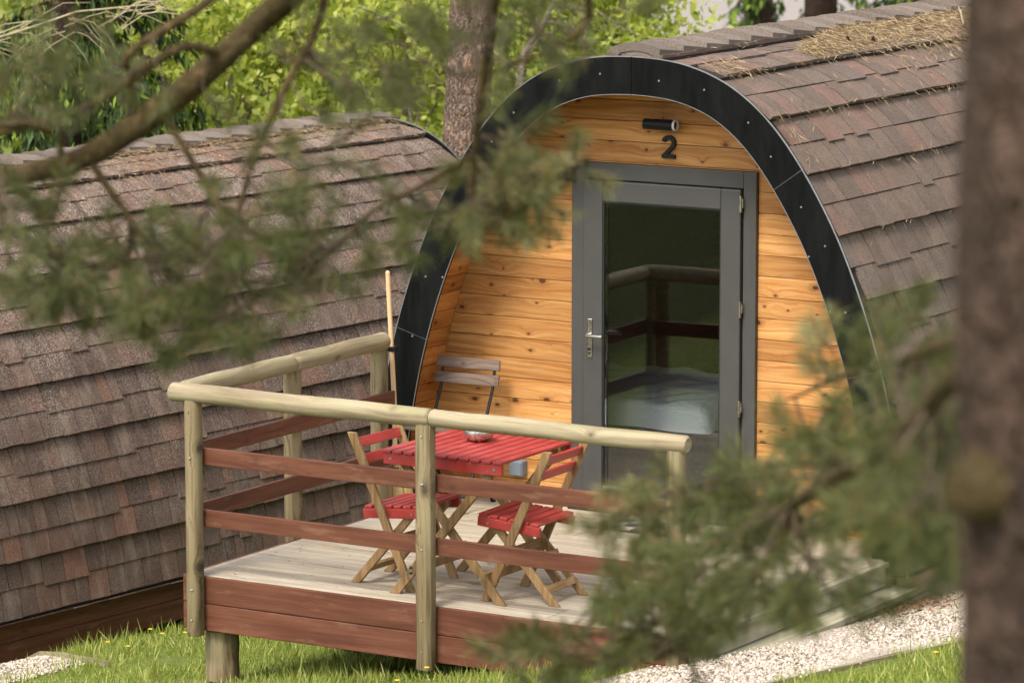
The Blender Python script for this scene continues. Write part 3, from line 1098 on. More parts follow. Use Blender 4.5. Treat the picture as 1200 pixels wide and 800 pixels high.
    for sg in (-1, 1):
        il.add(*ring_seg(0, STOT, -.074, -.078, WY + .025, RY, sg, 40))
    bl(il, 'interior_lining', M['inner_wood'], root)
    # skirting boards
    for sg in (-1, 1):
        for k in range(2):
            bl(MB().box(sg * 1.60 - .011, sg * 1.60 + .011, 0.02, L - .02, -.085 - .145 * (k + 1) + .004, -.085 - .145 * k), 'skirting_board', skirtmat, root, bevel=.003)
    for yq in (0.05, L - .05):
        bl(MB().box(-1.58, 1.58, yq - .01, yq + .01, -.37, -.11), 'skirting_board', M['stain_x'], root)
    for sg in (-1, 1):
        for yq in (0.4, L / 2, L - .4):
            bl(MB().box(sg * 1.45 - .06, sg * 1.45 + .06, yq - .06, yq + .06, -1.2, -.1), 'support_post', M['tread'], root)
    # ---- door: frame, leaf, glass, ironmongery (offsets from the frame's left foot)
    fx, fy = -XC, WY
    B = lambda mb, x0, x1, y0, y1, z0, z1: mb.box(fx + x0, fx + x1, fy + y0, fy + y1, z0, z1)
    fr = MB()
    B(fr, 0.0, .079, -.028, .05, 0, 1.953)
    B(fr, 1.072, 1.151, -.028, .05, 0, 1.953)
    B(fr, .0792, 1.0718, -.028, .05, 1.862, 1.953)
    B(fr, .0792, 1.0718, -.028, .05, 0.0, .045)
    bl(fr, 'door_frame', M['anthracite'], root, bevel=.004)
    bl(MB().box(fx - .01, fx + 1.161, fy - .05, fy - .0285, -.012, .018), 'door_sill', M['seal'], root)
    dl = MB()
    B(dl, .084, .205, -.046, .02, .052, 1.856)
    B(dl, .943, 1.064, -.046, .02, .052, 1.856)
    B(dl, .2052, .9428, -.046, .02, 1.742, 1.856)
    B(dl, .2052, .9428, -.046, .02, .052, .142)
    door = bl(dl, 'door', M['anthracite'], root, bevel=.006)
    gs = MB()
    for (x0, x1, z0, z1) in ((.2055, .213, .1425, 1.7415), (.935, .9425, .1425, 1.7415), (.2132, .9348, 1.734, 1.7415)):
        B(gs, x0, x1, -.038, .01, z0, z1)
    bl(gs, 'glazing_seal', M['seal'], door)
    bd = MB()
    B(bd, .2132, .9348, -.040, .01, .1425, .152)
    bl(bd, 'glazing_bead', M['steel'], door)
    pn = MB()
    B(pn, .2134, .9346, -.022, -.008, .1522, 1.7338)
    pn.v = [(x, y + .0145 * (x - fx - .2134) / .7212, z) for x, y, z in pn.v]      # hung a hair out of true
    bl(pn, 'glass_pane', M['glass'], door)
    hd = MB()
    B(hd, .116, .146, -.054, -.0462, .868, 1.085)
    bl(hd, 'handle_plate', M['steel'], door, bevel=.006)
    bl(MB().tube([(fx + .131, fy - .05, .995), (fx + .131, fy - .098, .995), (fx + .140, fy - .105, .995), (fx + .24, fy - .105, .998)], .0095, 10), 'handle', M['steel'], door, smooth='auto')
    bl(MB().tube([(fx + .131, fy - .056, .915), (fx + .131, fy - .060, .915)], .008, 10).tube([(fx + .131, fy - .056, .893), (fx + .131, fy - .060, .893)], .006, 10), 'lock_cylinder', M['black_metal'], door)
    bl(MB().tube([(fx + .150, fy + .02, .995), (fx + .150, fy + .07, .995), (fx + .27, fy + .075, .99)], .009, 10), 'inner_handle', M['black_metal'], door)
    for hz in (1.78, 1.205, .66):
        hg = MB()
        hg.tube([(fx + 1.068, fy - .051, hz - .045), (fx + 1.068, fy - .051, hz + .045)], .0085, 10)
        B(hg, 1.069, 1.081, -.052, -.0285, hz - .02, hz + .03)
        bl(hg, 'hinge', M['steel'], door)
    if not first:
        return root
    # ---- porch light, number, junction box
    ly = WY - .075
    x0, x1, lz = .486 - XC, .682 - XC, 2.188
    lt = bl(MB().tube([(x0, ly, lz), (x1 - .012, ly, lz)], .0295, 24), 'porch_light', M['black_metal'], root, smooth='auto')
    bl(MB().box((x0 + x1) / 2 - .03, (x0 + x1) / 2 + .03, ly + .02, WY, lz - .02, lz + .02), 'light_bracket', M['black_metal'], lt)
    rg = MB()
    rg.lathe([(.0262, 0), (.0300, 0), (.0300, .013), (.0262, .013), (.0262, 0)], n=24)
    rg.v = [(x1 - .0125 + z, ly + y, lz + x) for x, y, z in rg.v]
    bl(rg, 'light_ring', M['white_trim'], lt)
    # number 2: a flat-cut stroke bent into the figure
    cx_, cz_, h_, w_ = .603 - XC, 2.062, .125, .085
    path = []
    for a in np.linspace(R(168), R(-38), 22):
        path.append((math.cos(a) * w_ * .37, h_ * .5 - w_ * .48 + math.sin(a) * w_ * .37))
    path += [(-w_ * .36, -h_ * .5 + .0115)]
    st = .021
    fig = MB()
    Lp, Rp = [], []
    for k, p in enumerate(path):
        p0, p1 = path[max(k - 1, 0)], path[min(k + 1, len(path) - 1)]
        dx, dz = p1[0] - p0[0], p1[1] - p0[1]
        l = math.hypot(dx, dz)
        nx, nz = -dz / l * st / 2, dx / l * st / 2
        Lp.append((p[0] + nx, p[1] + nz))
        Rp.append((p[0] - nx, p[1] - nz))
    nP = len(path)
    yb, yf = WY - .001, WY - .022
    vs = []
    for (a_, b_) in zip(Lp, Rp):
        vs += [(cx_ + a_[0], yf, cz_ + a_[1]), (cx_ + b_[0], yf, cz_ + b_[1]), (cx_ + b_[0], yb, cz_ + b_[1]), (cx_ + a_[0], yb, cz_ + a_[1])]
    fs = []
    for k in range(nP - 1):
        for a in range(4):
            b_ = (a + 1) % 4
            fs.append((k * 4 + b_, k * 4 + a, k * 4 + 4 + a, k * 4 + 4 + b_))
    fs += [(3, 2, 1, 0), (nP * 4 - 4, nP * 4 - 3, nP * 4 - 2, nP * 4 - 1)]
    fig.add(vs, fs)
    fig.box(cx_ - w_ * .47, cx_ + w_ * .46, yf - .0008, yb, cz_ - h_ * .5, cz_ - h_ * .5 + st)
    bl(fig, 'house_number', M['black_metal'], root)
    jx = -.343 - XC
    jb = bl(MB().box(jx - .043, jx + .043, WY - .06, WY, .152, .242), 'junction_box', M['grey_box'], root, bevel=.008)
    bl(MB().box(jx - .037, jx + .037, WY - .066, WY - .0605, .158, .236), 'box_lid', M['grey_box'], jb, bevel=.003)
    return root


pod = make_pod('arched timber pod with number 2 and grey glazed door behind the deck', (XC, YF, 0), 0.0, 6.4, M['shingle'], 3, True, M['pale_skirt'])
LA = R(6.0)
ZS = 0.955        # the left pod is slightly lower
pod2 = make_pod('arched brown shingled pod at the left, its roof mottled with lichen', (-5.665, -0.497, -1.03), -LA, 6.2, M['shingle_old'], 8, False, M['stain_y'])

pod2.scale = (1, 1, ZS)


def pod_point(which, s, y, o, sg=1):
    x, z = poff(s, o)
    if which == 1:
        return (XC + sg * x, YF + y, z)
    return (-5.665 + sg * x * math.cos(LA) + y * math.sin(LA), -0.497 - sg * x * math.sin(LA) + y * math.cos(LA), -1.03 + z * ZS)


def litter(which, n, sampler, name, label):
    P, D = [], []
    for _ in range(n):
        s, y = sampler()
        if not (0.05 < s < STOT and 0.05 < y < 6.3):
            continue
        o = 0.022 + abs(rnd.gauss(0, .010))
        p = Vector(pod_point(which, s, y, o))
        a = rnd.uniform(0, 6.283)
        ds, dy = math.cos(a) * .03, math.sin(a) * .03
        q_ = Vector(pod_point(which, min(max(s + ds, .03), STOT), y + dy, o + rnd.gauss(0, .007)))
        P.append(p)
        D.append((q_ - p).normalized())
    P, D = np.array(P), np.array(D)
    V, F = blades(P, D, U(.035, .085, len(P)), U(.0022, .0040, len(P)))
    return kind(npmesh(name, V, F, M['litter']), 'stuff', label)


def samp1():
    u = rnd.random()
    if u < .80:
        y = rnd.uniform(1.15, 6.2)
        hi_ = .50
        lo_ = max(.15, .40 - (y - 1.2) * .30)
        return rnd.uniform(lo_, hi_), y
    if u < .90:
        y = rnd.gauss(3.4, .7)
        return .52 + abs(rnd.gauss(0, .13)), y
    if u < .914:
        return .46 + rnd.gauss(0, .05), rnd.gauss(.22, .12)
    if u < .92:
        return rnd.uniform(.9, 1.2), abs(rnd.gauss(.05, .06))
    if rnd.random() < .6:                      # caught in the laps
        return .53 + .362 * rnd.choice((0, 0, 1, 1, 2, 3)) + abs(rnd.gauss(0, .018)) + .004, rnd.uniform(0, 6)
    return rnd.uniform(.2, 1.0), rnd.uniform(0, 6)


def samp2():
    u = rnd.random()
    if u < .75:
        return .13 + abs(rnd.gauss(0, .22)), rnd.uniform(0.5, 6.2)
    y = rnd.choice((1.0, 2.2, 2.9, 4.1)) + rnd.gauss(0, .35)
    return rnd.uniform(.3, 1.0), y


litter(1, 16000, samp1, 'pine_needle_litter', 'dry straw coloured pine needles drifted on the right pod roof')
litter(2, 6000, samp2, 'pine_needle_litter', 'dry pine needles scattered on the left pod roof')
# cones and a stick on the right roof
for (s, y, lab) in ((.40, 1.75, 'small dark pine cone on the roof needles, the one nearer the arch'), (.45, 1.98, 'small dark pine cone on the roof needles, the one farther from the arch')):
    c = Vector(pod_point(1, s, y, .045))
    cm = MB()
    for k in range(7):
        r_ = (.008, .015, .018, .017, .013, .009, .003)[k]
        cm.lathe([(r_ * .5, k * .006 - .02), (r_, k * .006 - .016), (r_ * .45, k * .006 - .013)], c, 9)
    tag(cm.build('pine_cone', M['dark_gap']), lab, 'pine cone', 'pine cones on the roof')
p0, p1, p2 = (Vector(pod_point(1, s, y, o)) for s, y, o in ((.43, 3.25, .04), (.36, 3.36, .06), (.24, 3.62, .05)))
tag(MB().tube([p0, p1, p2], [.007, .006, .004], 6).tube([p1, p1 + Vector((-.03, .02, .05))], .004, 5).build('stick', M['dead']), 'pale bare stick lying on needles on the right roof', 'stick')

# ------------------------------------------------------------------ bed in the pod
bed = thing('bed', 'bed with pale blue duvet seen behind the glass door', 'bed', (-.2, 1.0, 0))
MB().box(-.70, 1.15, .50, 1.62, -.02, .405).build('bed_base', M['dark_throw'], bed, bevel=.01)
du = MB()
nx_, ny_ = 40, 30
vs = []
for j in range(ny_ + 1):
    for i_ in range(nx_ + 1):
        u_, v_ = i_ / nx_, j / ny_
        x = -.70 + 1.31 * u_
        y = .45 + 1.15 * v_
        r_ = min(1, (1 - u_) * 1.31 / .14)
        rv = min(1, v_ * 1.15 / .10)
        h = .40 + .145 * math.sqrt(max(0, 1 - (1 - r_) ** 2)) * math.sqrt(max(0, 1 - (1 - rv) ** 2))
        h += (.010 * math.sin(x * 9 + y * 6) + .007 * math.sin(x * 23 - y * 14 + 2 * math.sin(y * 5))) * rv * r_
        vs.append((x, y + .02 * math.sin(x * 11) * (1 - rv), h))
du.add(vs, [(j * (nx_ + 1) + i_, j * (nx_ + 1) + i_ + 1, (j + 1) * (nx_ + 1) + i_ + 1, (j + 1) * (nx_ + 1) + i_) for j in range(ny_) for i_ in range(nx_)])
du.build('duvet', M['duvet'], bed, smooth=True)
MB().box(.63, 1.0, .52, 1.5, .408, .62).build('folded_throw', M['dark_throw'], bed, bevel=.06, seg=4)

# ------------------------------------------------------------------ deck
XL, XR, YD = -0.845, 2.12, -2.55
deck = thing('deck', 'raised weathered timber deck with brown skirt and round log handrail', 'deck', ((XL + XR) / 2, -1.3, -.3))
db = MB()
y = YD
while y < -.002:
    y1 = min(y + .1425, -.002)
    xa, xb = XL + .026, XR
    if y < YD + .03:
        pass
    brk = rnd.choice((None, .4, .9, 1.3))
    if brk:
        db.box(xa, brk - .0015, y + .0022, y1 - .0022, -.028, rnd.uniform(-.0012, .0008))
        db.box(brk + .0015, xb, y + .0022, y1 - .0022, -.028, rnd.uniform(-.0012, .0008))
    else:
        db.box(xa, xb, y + .0022, y1 - .0022, -.028, rnd.uniform(-.001, .0008))
    y = y1
db.build('decking', M['deck'], deck, bevel=.003)
MB().box(XL + .03, XR - .02, YD + .03, -.01, -.12, -.032).build('joists', M['dark_gap'], deck)
for k in range(2):
    zt = -.002 - .1435 * k
    MB().box(XL, XR, YD - .026, YD - .001, zt - .140, zt).build('skirt_board', M['stain_x'], deck, bevel=.004)
    MB().box(XL, XL + .025, YD, -.40, zt - .140, zt).build('skirt_board', M['stain_y'], deck, bevel=.004)
# posts: outside the skirt in front, outside the edge at the left; notched to the round rail
RZ, RR = 0.960, 0.050
YP = YD - .027 - .04
YB = YP


def post(x, y, z0, w=.108, d=.082, rot=False):
    pm = MB()
    n = 16
    prof_ = []
    for k in range(n):
        t = 2 * math.pi * (k + .5) / n
        c_, s2 = math.cos(t), math.sin(t)
        e_ = 3.6
        r_ = (abs(c_) ** e_ + abs(s2) ** e_) ** (-1 / e_)
        prof_.append((c_ * r_ * w / 2, s2 * r_ * d / 2))
    zs_ = [z0, z0 + .004, .45, RZ - .03]
    for q_, zz in enumerate(zs_):
        kk = .94 if q_ == 0 else 1
        for a, b in prof_:
            pm.v.append((x + a * kk, y + b * kk, zz))
    for q_ in range(3):
        for k in range(n):
            k2 = (k + 1) % n
            pm.f.append((q_ * n + k, q_ * n + k2, q_ * n + n + k2, q_ * n + n + k))
    pm.f += [tuple(reversed(range(n))), tuple(3 * n + k for k in range(n))]
    return pm


po = []
for x, y, z0, w_, d_ in ((-.738, YP, -.305, .082, .078), (.667, YP, -.315, .092, .080), (2.085, YP, -.31, .086, .080)):
    po.append(post(x, y, z0, w_, d_).build('railing_post', M['post'], deck, smooth='auto'))
for x, y, z0 in ((-.865, -1.52, -.02), (-.865, -.66, -.02)):
    po.append(post(x - .0, y, z0, .08, .10).build('railing_post', M['post'], deck, smooth='auto'))
MB().box(-.815, -.772, YP + .041, YP + .074, -.003, RZ - .04).build('railing_post', M['post'], deck, bevel=.006)
bolts = MB()
for x in (-.738, .667):
    for z in (.87, .63, .30, -.06, -.22):
        bolts.tube([(x + rnd.uniform(-.015, .015), YP - .041, z), (x, YP - .0425, z)], .0055, 8)
bolts.build('post_bolts', M['screw'], deck)


def log(pts, r, mat, name='handrail'):
    P_ = []
    a, b = Vector(pts[0]), Vector(pts[1])
    N_ = 26
    mb = MB()
    Q = [a + (b - a) * (k / N_) for k in range(N_ + 1)]
    d = (b - a).normalized()
    ph_ = rnd.uniform(0, 6)
    Q = [q_ + Vector((0, 0, .0015 * math.sin(k * .45 + ph_))) for k, q_ in enumerate(Q)]
    rad = [r * (1 + .012 * math.sin(k * .5 + ph_)) for k in range(N_ + 1)]
    Q = [a - d * .012] + Q + [b + d * .012]
    rad = [r * .80] + rad + [r * .80]
    mb.tube(Q, rad, 20)
    return mb.build(name, mat, deck, smooth='auto')


log(((-.86, YP, RZ), (.690, YP, RZ)), RR, M['rail_x'])
log(((.714, YP, RZ + .003), (2.135, YP, RZ)), RR * .90, M['rail_x'])
log(((-.84, YP + .075, RZ + .002), (-.84, -1.575, RZ + .002)), RR * .98, M['rail_y'])
log(((-.84, -1.548, RZ + .002), (-.84, -.655, RZ + .004)), RR * .98, M['rail_y'])
for z0, z1 in ((.585, .672), (.262, .349)):
    MB().box(-.770, .667, YP + .042, YP + .067, z0, z1).build('railing_board', M['stain_x'], deck, bevel=.003)
    MB().box(.669, 2.10, YP + .042, YP + .067, z0 - .002, z1 - .002).build('railing_board', M['stain_x'], deck, bevel=.003)
    MB().box(-.823, -.799, YP + .09, -.60, z0 + .008, z1 + .008).build('railing_board', M['stain_y'], deck, bevel=.003)
# stilts with steel rods
for x, y in ((-.69, YD + .10), (.72, YD + .62), (2.0, YD + .3), (-.69, -1.2), (.7, -.8), (2.0, -.8)):
    gz = float(ground(x, y))
    st_ = log(((x, y, min(gz + .03, -.33)), (x, y, -.30)), .088, M['post'], 'stilt') if gz < -.35 else None
    if st_:
        MB().tube([(x, y, gz - .2), (x, y, gz + .04)], .03, 10).build('ground_rod', M['grey_box'], deck)
# right side steps
MB().box(XR - .0, XR + .022, YD, -.42, -.135, -.004).build('riser', M['tread'], deck, bevel=.003)
MB().box(XR + .024, XR + .045, YD + .05, -.42, -.028, -.003).build('nosing', M['tread'], deck, bevel=.003)
MB().box(XR + .0, XR + .17, YD - .05, -.335, -.175, -.142).build('tread', M['tread'], deck, bevel=.004)
MB().box(XR + .03, XR + .055, YD - .0, -.36, -.36, -.176).build('riser', M['tread'], deck, bevel=.003)
MB().box(XR - .10, XR - .0, -.42, -.395, -.30, -.03).build('stringer', M['tread'], deck)
# leaf litter at the step
nl = 500
lx = XR + .12 + np.abs(rng.normal(0, .14, nl))
ly = rng.normal(-.42, .25, nl)
P = np.stack([lx, ly, ground(lx, ly) + .03 + np.abs(rng.normal(0, .012, nl))], 1)
V, F = blades(P, unit(rng.normal(size=(nl, 3)) * (1, 1, .3)), U(.02, .04, nl), U(.008, .018, nl))
kind(npmesh('leaf_litter', V, F, M['leaf_litter']), 'stuff', 'brown fallen leaves gathered below the step')
lx = U(-.8, 2.1, 420)
ly = U(-2.5, -.05, 420)
P = np.stack([lx, ly, np.full(420, .003)], 1)
V, F = blades(P, unit(rng.normal(size=(420, 3)) * (1, 1, .05)), U(.006, .03, 420), U(.002, .006, 420))
kind(npmesh('deck_debris', V, F, M['leaf_litter']), 'stuff', 'specks of leaf and bark scattered on the deck boards')

# door mat
dm = thing('doormat', 'black and beige chequered doormat in front of the glass door', 'doormat', (.62, -.28, .001))
MB().box(.345, .905, -.47, -.085, .0025, .008).build('mat_border', M['mat_edge'], dm, bevel=.002)
MB().box(.363, .887, -.452, -.103, .0085, .014).build('mat_pile', M['mat'], dm)

# ------------------------------------------------------------------ red folding chairs
def make_chair(label):
    r = thing('folding_chair', label, 'chair', (0, 0, 0), 0, 'red folding chairs at the table')
    W = M['chair_wood']
    k = dict(local=True)
    for sg in (-1, 1):
        yo, yi = sg * .203, sg * .152
        MB().leg((0, yo, 0), (.355, yo, .79), .046, .022, (0, 1, 0)).build('rear_upright', W, r, bevel=.004, **k)
        MB().leg((.372, yi, 0), (.005, yi, .41), .042, .022, (0, 1, 0)).build('leg', W, r, bevel=.004, **k)
    MB().beam((.115, -.191, .25), (.115, .191, .25), .022, .045, (.4, 0, 1)).beam((.225, -.141, .21), (.225, .141, .21), .02, .04, (-.5, 0, 1)).build('stretcher', W, r, bevel=.003, **k)
    MB().beam((.315, -.141, .075), (.315, .141, .075), .02, .04, (-.6, 0, 1)).build('stretcher', W, r, bevel=.003, **k)
    # seat: two side aprons and six slats running across the chair, sloping gently to the back
    sm = MB()
    z = lambda x: .437 - .085 * (x + .05)
    for sg in (-1, 1):
        sm.beam((-.055, sg * .179, z(-.055) - .034), (.300, sg * .179, z(.300) - .034), .02, .050)
    for q_ in range(6):
        x0 = -.05 + q_ * .0585
        xm = x0 + .026
        sm.beam((xm, -.189, z(xm) + .0), (xm, .189, z(xm) + .0), .0475, .017, (.085, 0, 1))
    sm.build('seat', M['red'], r, bevel=.004, **k)
    bm_ = MB()
    for zz in (.735, .655):
        x = .355 * zz / .79 - .003
        bm_.beam((x, -.190, zz), (x, .190, zz), .016, .052, (.41, 0, .91))
    bm_.build('backrest', M['red'], r, bevel=.004, **k)
    sc = MB()
    for sg in (-1, 1):
        for (x, zz, yy) in ((.18, .40, .2145), (.005, .395, .1895), (.12, .27, .2145)):
            sc.tube([(x, sg * yy, zz), (x, sg * (yy + .003), zz)], .0062, 8)
    sc.build('bolts', M['screw'], r, **k)
    return r


ch = make_chair('red folding chair with oak coloured legs right of the table, facing left')
ch.location = (.835, -2.13, 0)
ch.rotation_euler = (0, 0, R(2))
ch2 = copy_tree(ch)
ch2['label'] = 'red folding chair with oak coloured legs left of the table, facing right'
ch2.location = (.412, -2.145, 0)
ch2.rotation_euler = (0, 0, R(179))

# table
tb = thing('folding_table', 'square red slatted folding table with crossed wooden legs', 'table', (.66, -2.08, 0))
W = M['chair_wood']
tm = MB()
TX0, TX1, TY0, TY1, TZ = .295, 1.015, -2.455, -1.735, .742
ns = 11
pw = (TX1 - TX0) / ns
for q_ in range(ns):
    tm.box(TX0 + q_ * pw + .0055, TX0 + (q_ + 1) * pw - .0055, TY0, TY1, TZ - .016 + rnd.uniform(-.0006, .0006), TZ)
tm.build('tabletop', M['red'], tb, bevel=.004)
for yy in (TY0 + .022, TY1 - .022):
    MB().box(TX0 + .012, TX1 - .012, yy - .010, yy + .010, TZ - .074, TZ - .0165).build('apron', M['red'], tb, bevel=.003)
for yy, t_ in ((TY0 + .045, 1), (TY1 - .045, -1)):
    MB().leg((.352, yy, 0), (.955, yy, TZ - .03), .046, .022, (0, 1, 0)).build('leg', W, tb, bevel=.004)
    MB().leg((.968, yy + t_ * .024, 0), (.36, yy + t_ * .024, TZ - .03), .046, .022, (0, 1, 0)).build('leg', W, tb, bevel=.004)
for x, zz, a_ in ((.455, .13, .034), (.865, .13, .057)):
    MB().beam((x, TY0 + a_, zz), (x, TY1 - a_, zz), .022, .045, (0, 0, 1)).build('stretcher', W, tb, bevel=.003)
sc = MB()
for x in (TX0 + .055, TX1 - .055):
    sc.tube([(x, TY0 + .0118, TZ - .045), (x, TY0 + .0085, TZ - .045)], .008, 10)
for x in (.455, .865):
    sc.tube([(x, TY0 + .034, .13), (x, TY0 + .030, .13)], .010, 10)
sc.build('bolts', M['screw'], tb)
# bowl
bw = MB()
bw.lathe([(0.0, .001), (.040, .001), (.060, .010), (.076, .028), (.079, .046), (.075, .060), (.071, .062), (.070, .058), (.074, .044), (.071, .028), (.055, .012), (0, .006)], (0, 0, 0), 32)
bo = bw.build('bowl', M['steel'], None, smooth='auto')
bo.location = (.60, -2.00, TZ)
tag(bo, 'small shiny steel bowl on the red table', 'bowl')

# grey bistro chair against the wall
bc = thing('bistro_chair', 'folding bistro chair with grey slats and black metal legs by the wall', 'chair', (-.60, -.28, 0), R(3))
k = dict(local=True)
for sg in (-1, 1):
    MB().tube([(sg * .165, .16, .80), (sg * .165, .13, .66), (sg * .165, .02, .44), (sg * .165, -.20, .03), (sg * .165, -.235, .008), (sg * .165, -.255, .012)], .009, 8).build('leg', M['black_metal'], bc, smooth='auto', **k)
    MB().tube([(sg * .145, -.19, .44), (sg * .145, .0, .26), (sg * .145, .16, .008), (sg * .145, .185, .006)], .009, 8).build('leg', M['black_metal'], bc, smooth='auto', **k)
MB().tube([(-.165, -.17, .085), (.165, -.17, .085)], .006, 8).tube([(-.145, .13, .06), (.145, .13, .06)], .006, 8).build('stretcher', M['black_metal'], bc, **k)
MB().beam((-.20, .150, .785), (.20, .150, .785), .016, .062, (0, .12, 1)).build('back_slat', M['grey_slat'], bc, bevel=.004, **k)
MB().beam((-.205, .128, .700), (.205, .128, .700), .016, .062, (0, .16, 1)).build('back_slat', M['grey_slat'], bc, bevel=.004, **k)
st_ = MB()
for q_ in range(6):
    y0 = -.225 + q_ * .066
    st_.box(-.215, .215, y0, y0 + .056, .448, .464)
st_.build('seat', M['grey_slat'], bc, bevel=.003, **k)

# broom clipped to the railing end post
br = thing('broom', 'straw broom with pale wooden handle leaning at the railing end post', 'broom', (-.83, -.52, 0))
bx, by = -.845, -.53
MB().tube([(bx + .0, by, .30), (bx - .004, by, .60), (bx - .038, by - .01, 1.33), (bx - .0385, by - .01, 1.338)], [.0135, .0135, .0135, .006], 12).build('handle', M['broom_wood'], br, smooth='auto')
hd = MB()
hd.lathe([(.018, .36), (.022, .33), (.05, .30), (.062, .27), (.062, .255), (.0, .255)], (bx, by, 0), 20)
hd.v = [(x, by + (y - by) * .55, z) for x, y, z in hd.v]
hd.build('broom_cap', M['plastic_white'], br, smooth='auto')
bs = MB()
for _ in range(420):
    a = rnd.uniform(-1, 1)
    b_ = rnd.uniform(-1, 1)
    x0, y0 = bx + a * .058, by + b_ * .028
    x1, y1 = bx + a * .108 + rnd.gauss(0, .004), by + b_ * .042
    zb = .006 + abs(rnd.gauss(0, .008))
    xm, ym = x0 + (x1 - x0) * .6 + rnd.gauss(0, .002), y0 + (y1 - y0) * .6
    bs.tube([(x0, y0, .256), (xm, ym, .13), (x1, y1, zb)], .0026, 4, cap=False)
bs.build('bristles', M['straw'], br)
tw = MB()
for z in (.235, .215):
    kx = .062 + (.256 - z) * .16
    ringp = [(bx + math.cos(t) * (kx + .005), by + math.sin(t) * .037, z) for t in np.linspace(0, 2 * math.pi, 21)]
    tw.tube(ringp, .003, 5, cap=False)
tw.build('binding', M['thread'], br)
cl = MB().box(bx - .050, bx + .012, by - .020, by + .02, .885, .915)
cl.box(bx - .055, bx - .03, by - .07, by - .02, .888, .912)
tag(cl.build('tool_clip', M['black_metal'], None, bevel=.004), 'dark spring clip holding the broom handle to the post', 'clip')

# ------------------------------------------------------------------ trees behind
def leaf_cloud(C_, rad, n, size, flat=1.0, hollow=0.4):
    """leaves in clumps filling an uneven ellipsoid"""
    C_ = np.asarray(C_)
    nc = max(10, n // 55)
    cc = unit(rng.normal(size=(nc, 3))) * (hollow + (1 - hollow) * rng.uniform(0, 1, (nc, 1)) ** .6) * rng.uniform(.75, 1.12, (nc, 1))
    cc = C_ + cc * np.asarray(rad)
    idx = rng.integers(0, nc, n)
    cr = rng.uniform(.10, .30, nc)[idx][:, None] * float(np.mean(rad)) ** .5
    P = cc[idx] + rng.normal(size=(n, 3)) * cr * (1, 1, .7)
    D = unit(rng.normal(size=(n, 3)) + np.array([0, 0, -.35]))
    nrm = unit(rng.normal(size=(n, 3)) * .8 + np.array([0, 0, 1.0]))
    S = unit(np.cross(D, nrm))
    L = rng.uniform(.7, 1.25, n)[:, None] * size
    Wd = L * .62
    mid = P + D * L * .42
    tip = P + D * L + nrm * L * -.12
    V = np.stack([P, mid + S * Wd / 2 + nrm * L * .06, tip, mid - S * Wd / 2 + nrm * L * .06], 1).reshape(-1, 3)
    F4 = np.arange(4 * n).reshape(n, 4)
    F = np.concatenate([F4[:, [0, 1, 2]], F4[:, [0, 2, 3]]])
    return V, F, cc


def broadleaf(px, py, d, rad, n, size, mat, label, trunk=0.05, group='leafy trees behind the cabins'):
    c = at(px, py, d)
    gz = float(ground(c.x, c.y))
    r = thing('broadleaf_tree', label, 'tree', (c.x, c.y, gz), 0, group)
    V, F, cc = leaf_cloud(c, rad, n, size)
    npmesh('crown', V, F, mat, r)
    tb_ = MB()
    tb_.tube([(c.x, c.y, gz - .1), (c.x + .1, c.y, gz + (c.z - gz) * .5), (c.x, c.y + .05, c.z + rad[2] * .4)], [trunk, trunk * .8, trunk * .3], 8)
    for q_ in range(0, len(cc), max(1, len(cc) // 22)):
        b_ = Vector(cc[q_])
        a_ = Vector((c.x, c.y, gz + (c.z - gz) * rnd.uniform(.4, .9)))
        mdl = a_.lerp(b_, .5) + Vector((rnd.gauss(0, .1), rnd.gauss(0, .1), rnd.gauss(.05, .1)))
        tb_.tube([a_, mdl, b_], [trunk * .35, trunk * .22, trunk * .08], 5, cap=False)
    tb_.build('trunk', M['sapling'], r, smooth=True)
    return r


LT = [
    (265, 90, 36, (1.0, .8, 1.0), 4200, .10, 'leaf', 'bright green leafy tree above the left pod ridge, left of centre'),
    (380, 40, 38, (1.1, .9, 1.2), 4200, .10, 'leaf', 'bright green leafy tree directly above the back of the left pod'),
    (475, 120, 35, (.7, .7, 1.0), 2600, .095, 'leaf', 'low bright green leafy tree just left of the pine trunk'),
    (640, 90, 36, (.75, .8, 1.2), 3000, .095, 'leaf_dull', 'dull green leafy tree just right of the pine trunk'),
    (728, 22, 38, (.78, .7, .60), 2600, .10, 'leaf', 'yellow green leafy tree rising above the arch top'),
    (165, 130, 40, (1.2, .9, 1.2), 3200, .10, 'leaf_dull', 'dull green leafy tree between spruce and left pod ridge'),
]
for a in LT:
    broadleaf(a[0], a[1], a[2], a[3], a[4], a[5], M[a[6]], a[7])

# dense wood farther off
Vs, Fs, off = [], [], 0
for px, py, d, rd in [(60, 60, 52, 2.4), (180, 90, 56, 2.6), (300, 40, 54, 2.6), (420, 80, 57, 2.6), (520, 30, 53, 2.4), (610, 90, 56, 2.3), (650, 70, 58, 1.2), (-60, 120, 55, 2.6), (350, 160, 50, 2.0), (560, 170, 50, 2.0), (670, 150, 52, 1.2)]:
    V, F, _ = leaf_cloud(at(px, py, d), (rd, rd * .8, rd), 1900, .26, hollow=.1)
    Vs.append(V)
    Fs.append(F + off)
    off += len(V)
kind(npmesh('far_wood', np.concatenate(Vs), np.concatenate(Fs), M['leaf_far']), 'stuff', 'blurred green wood beyond the leafy trees')

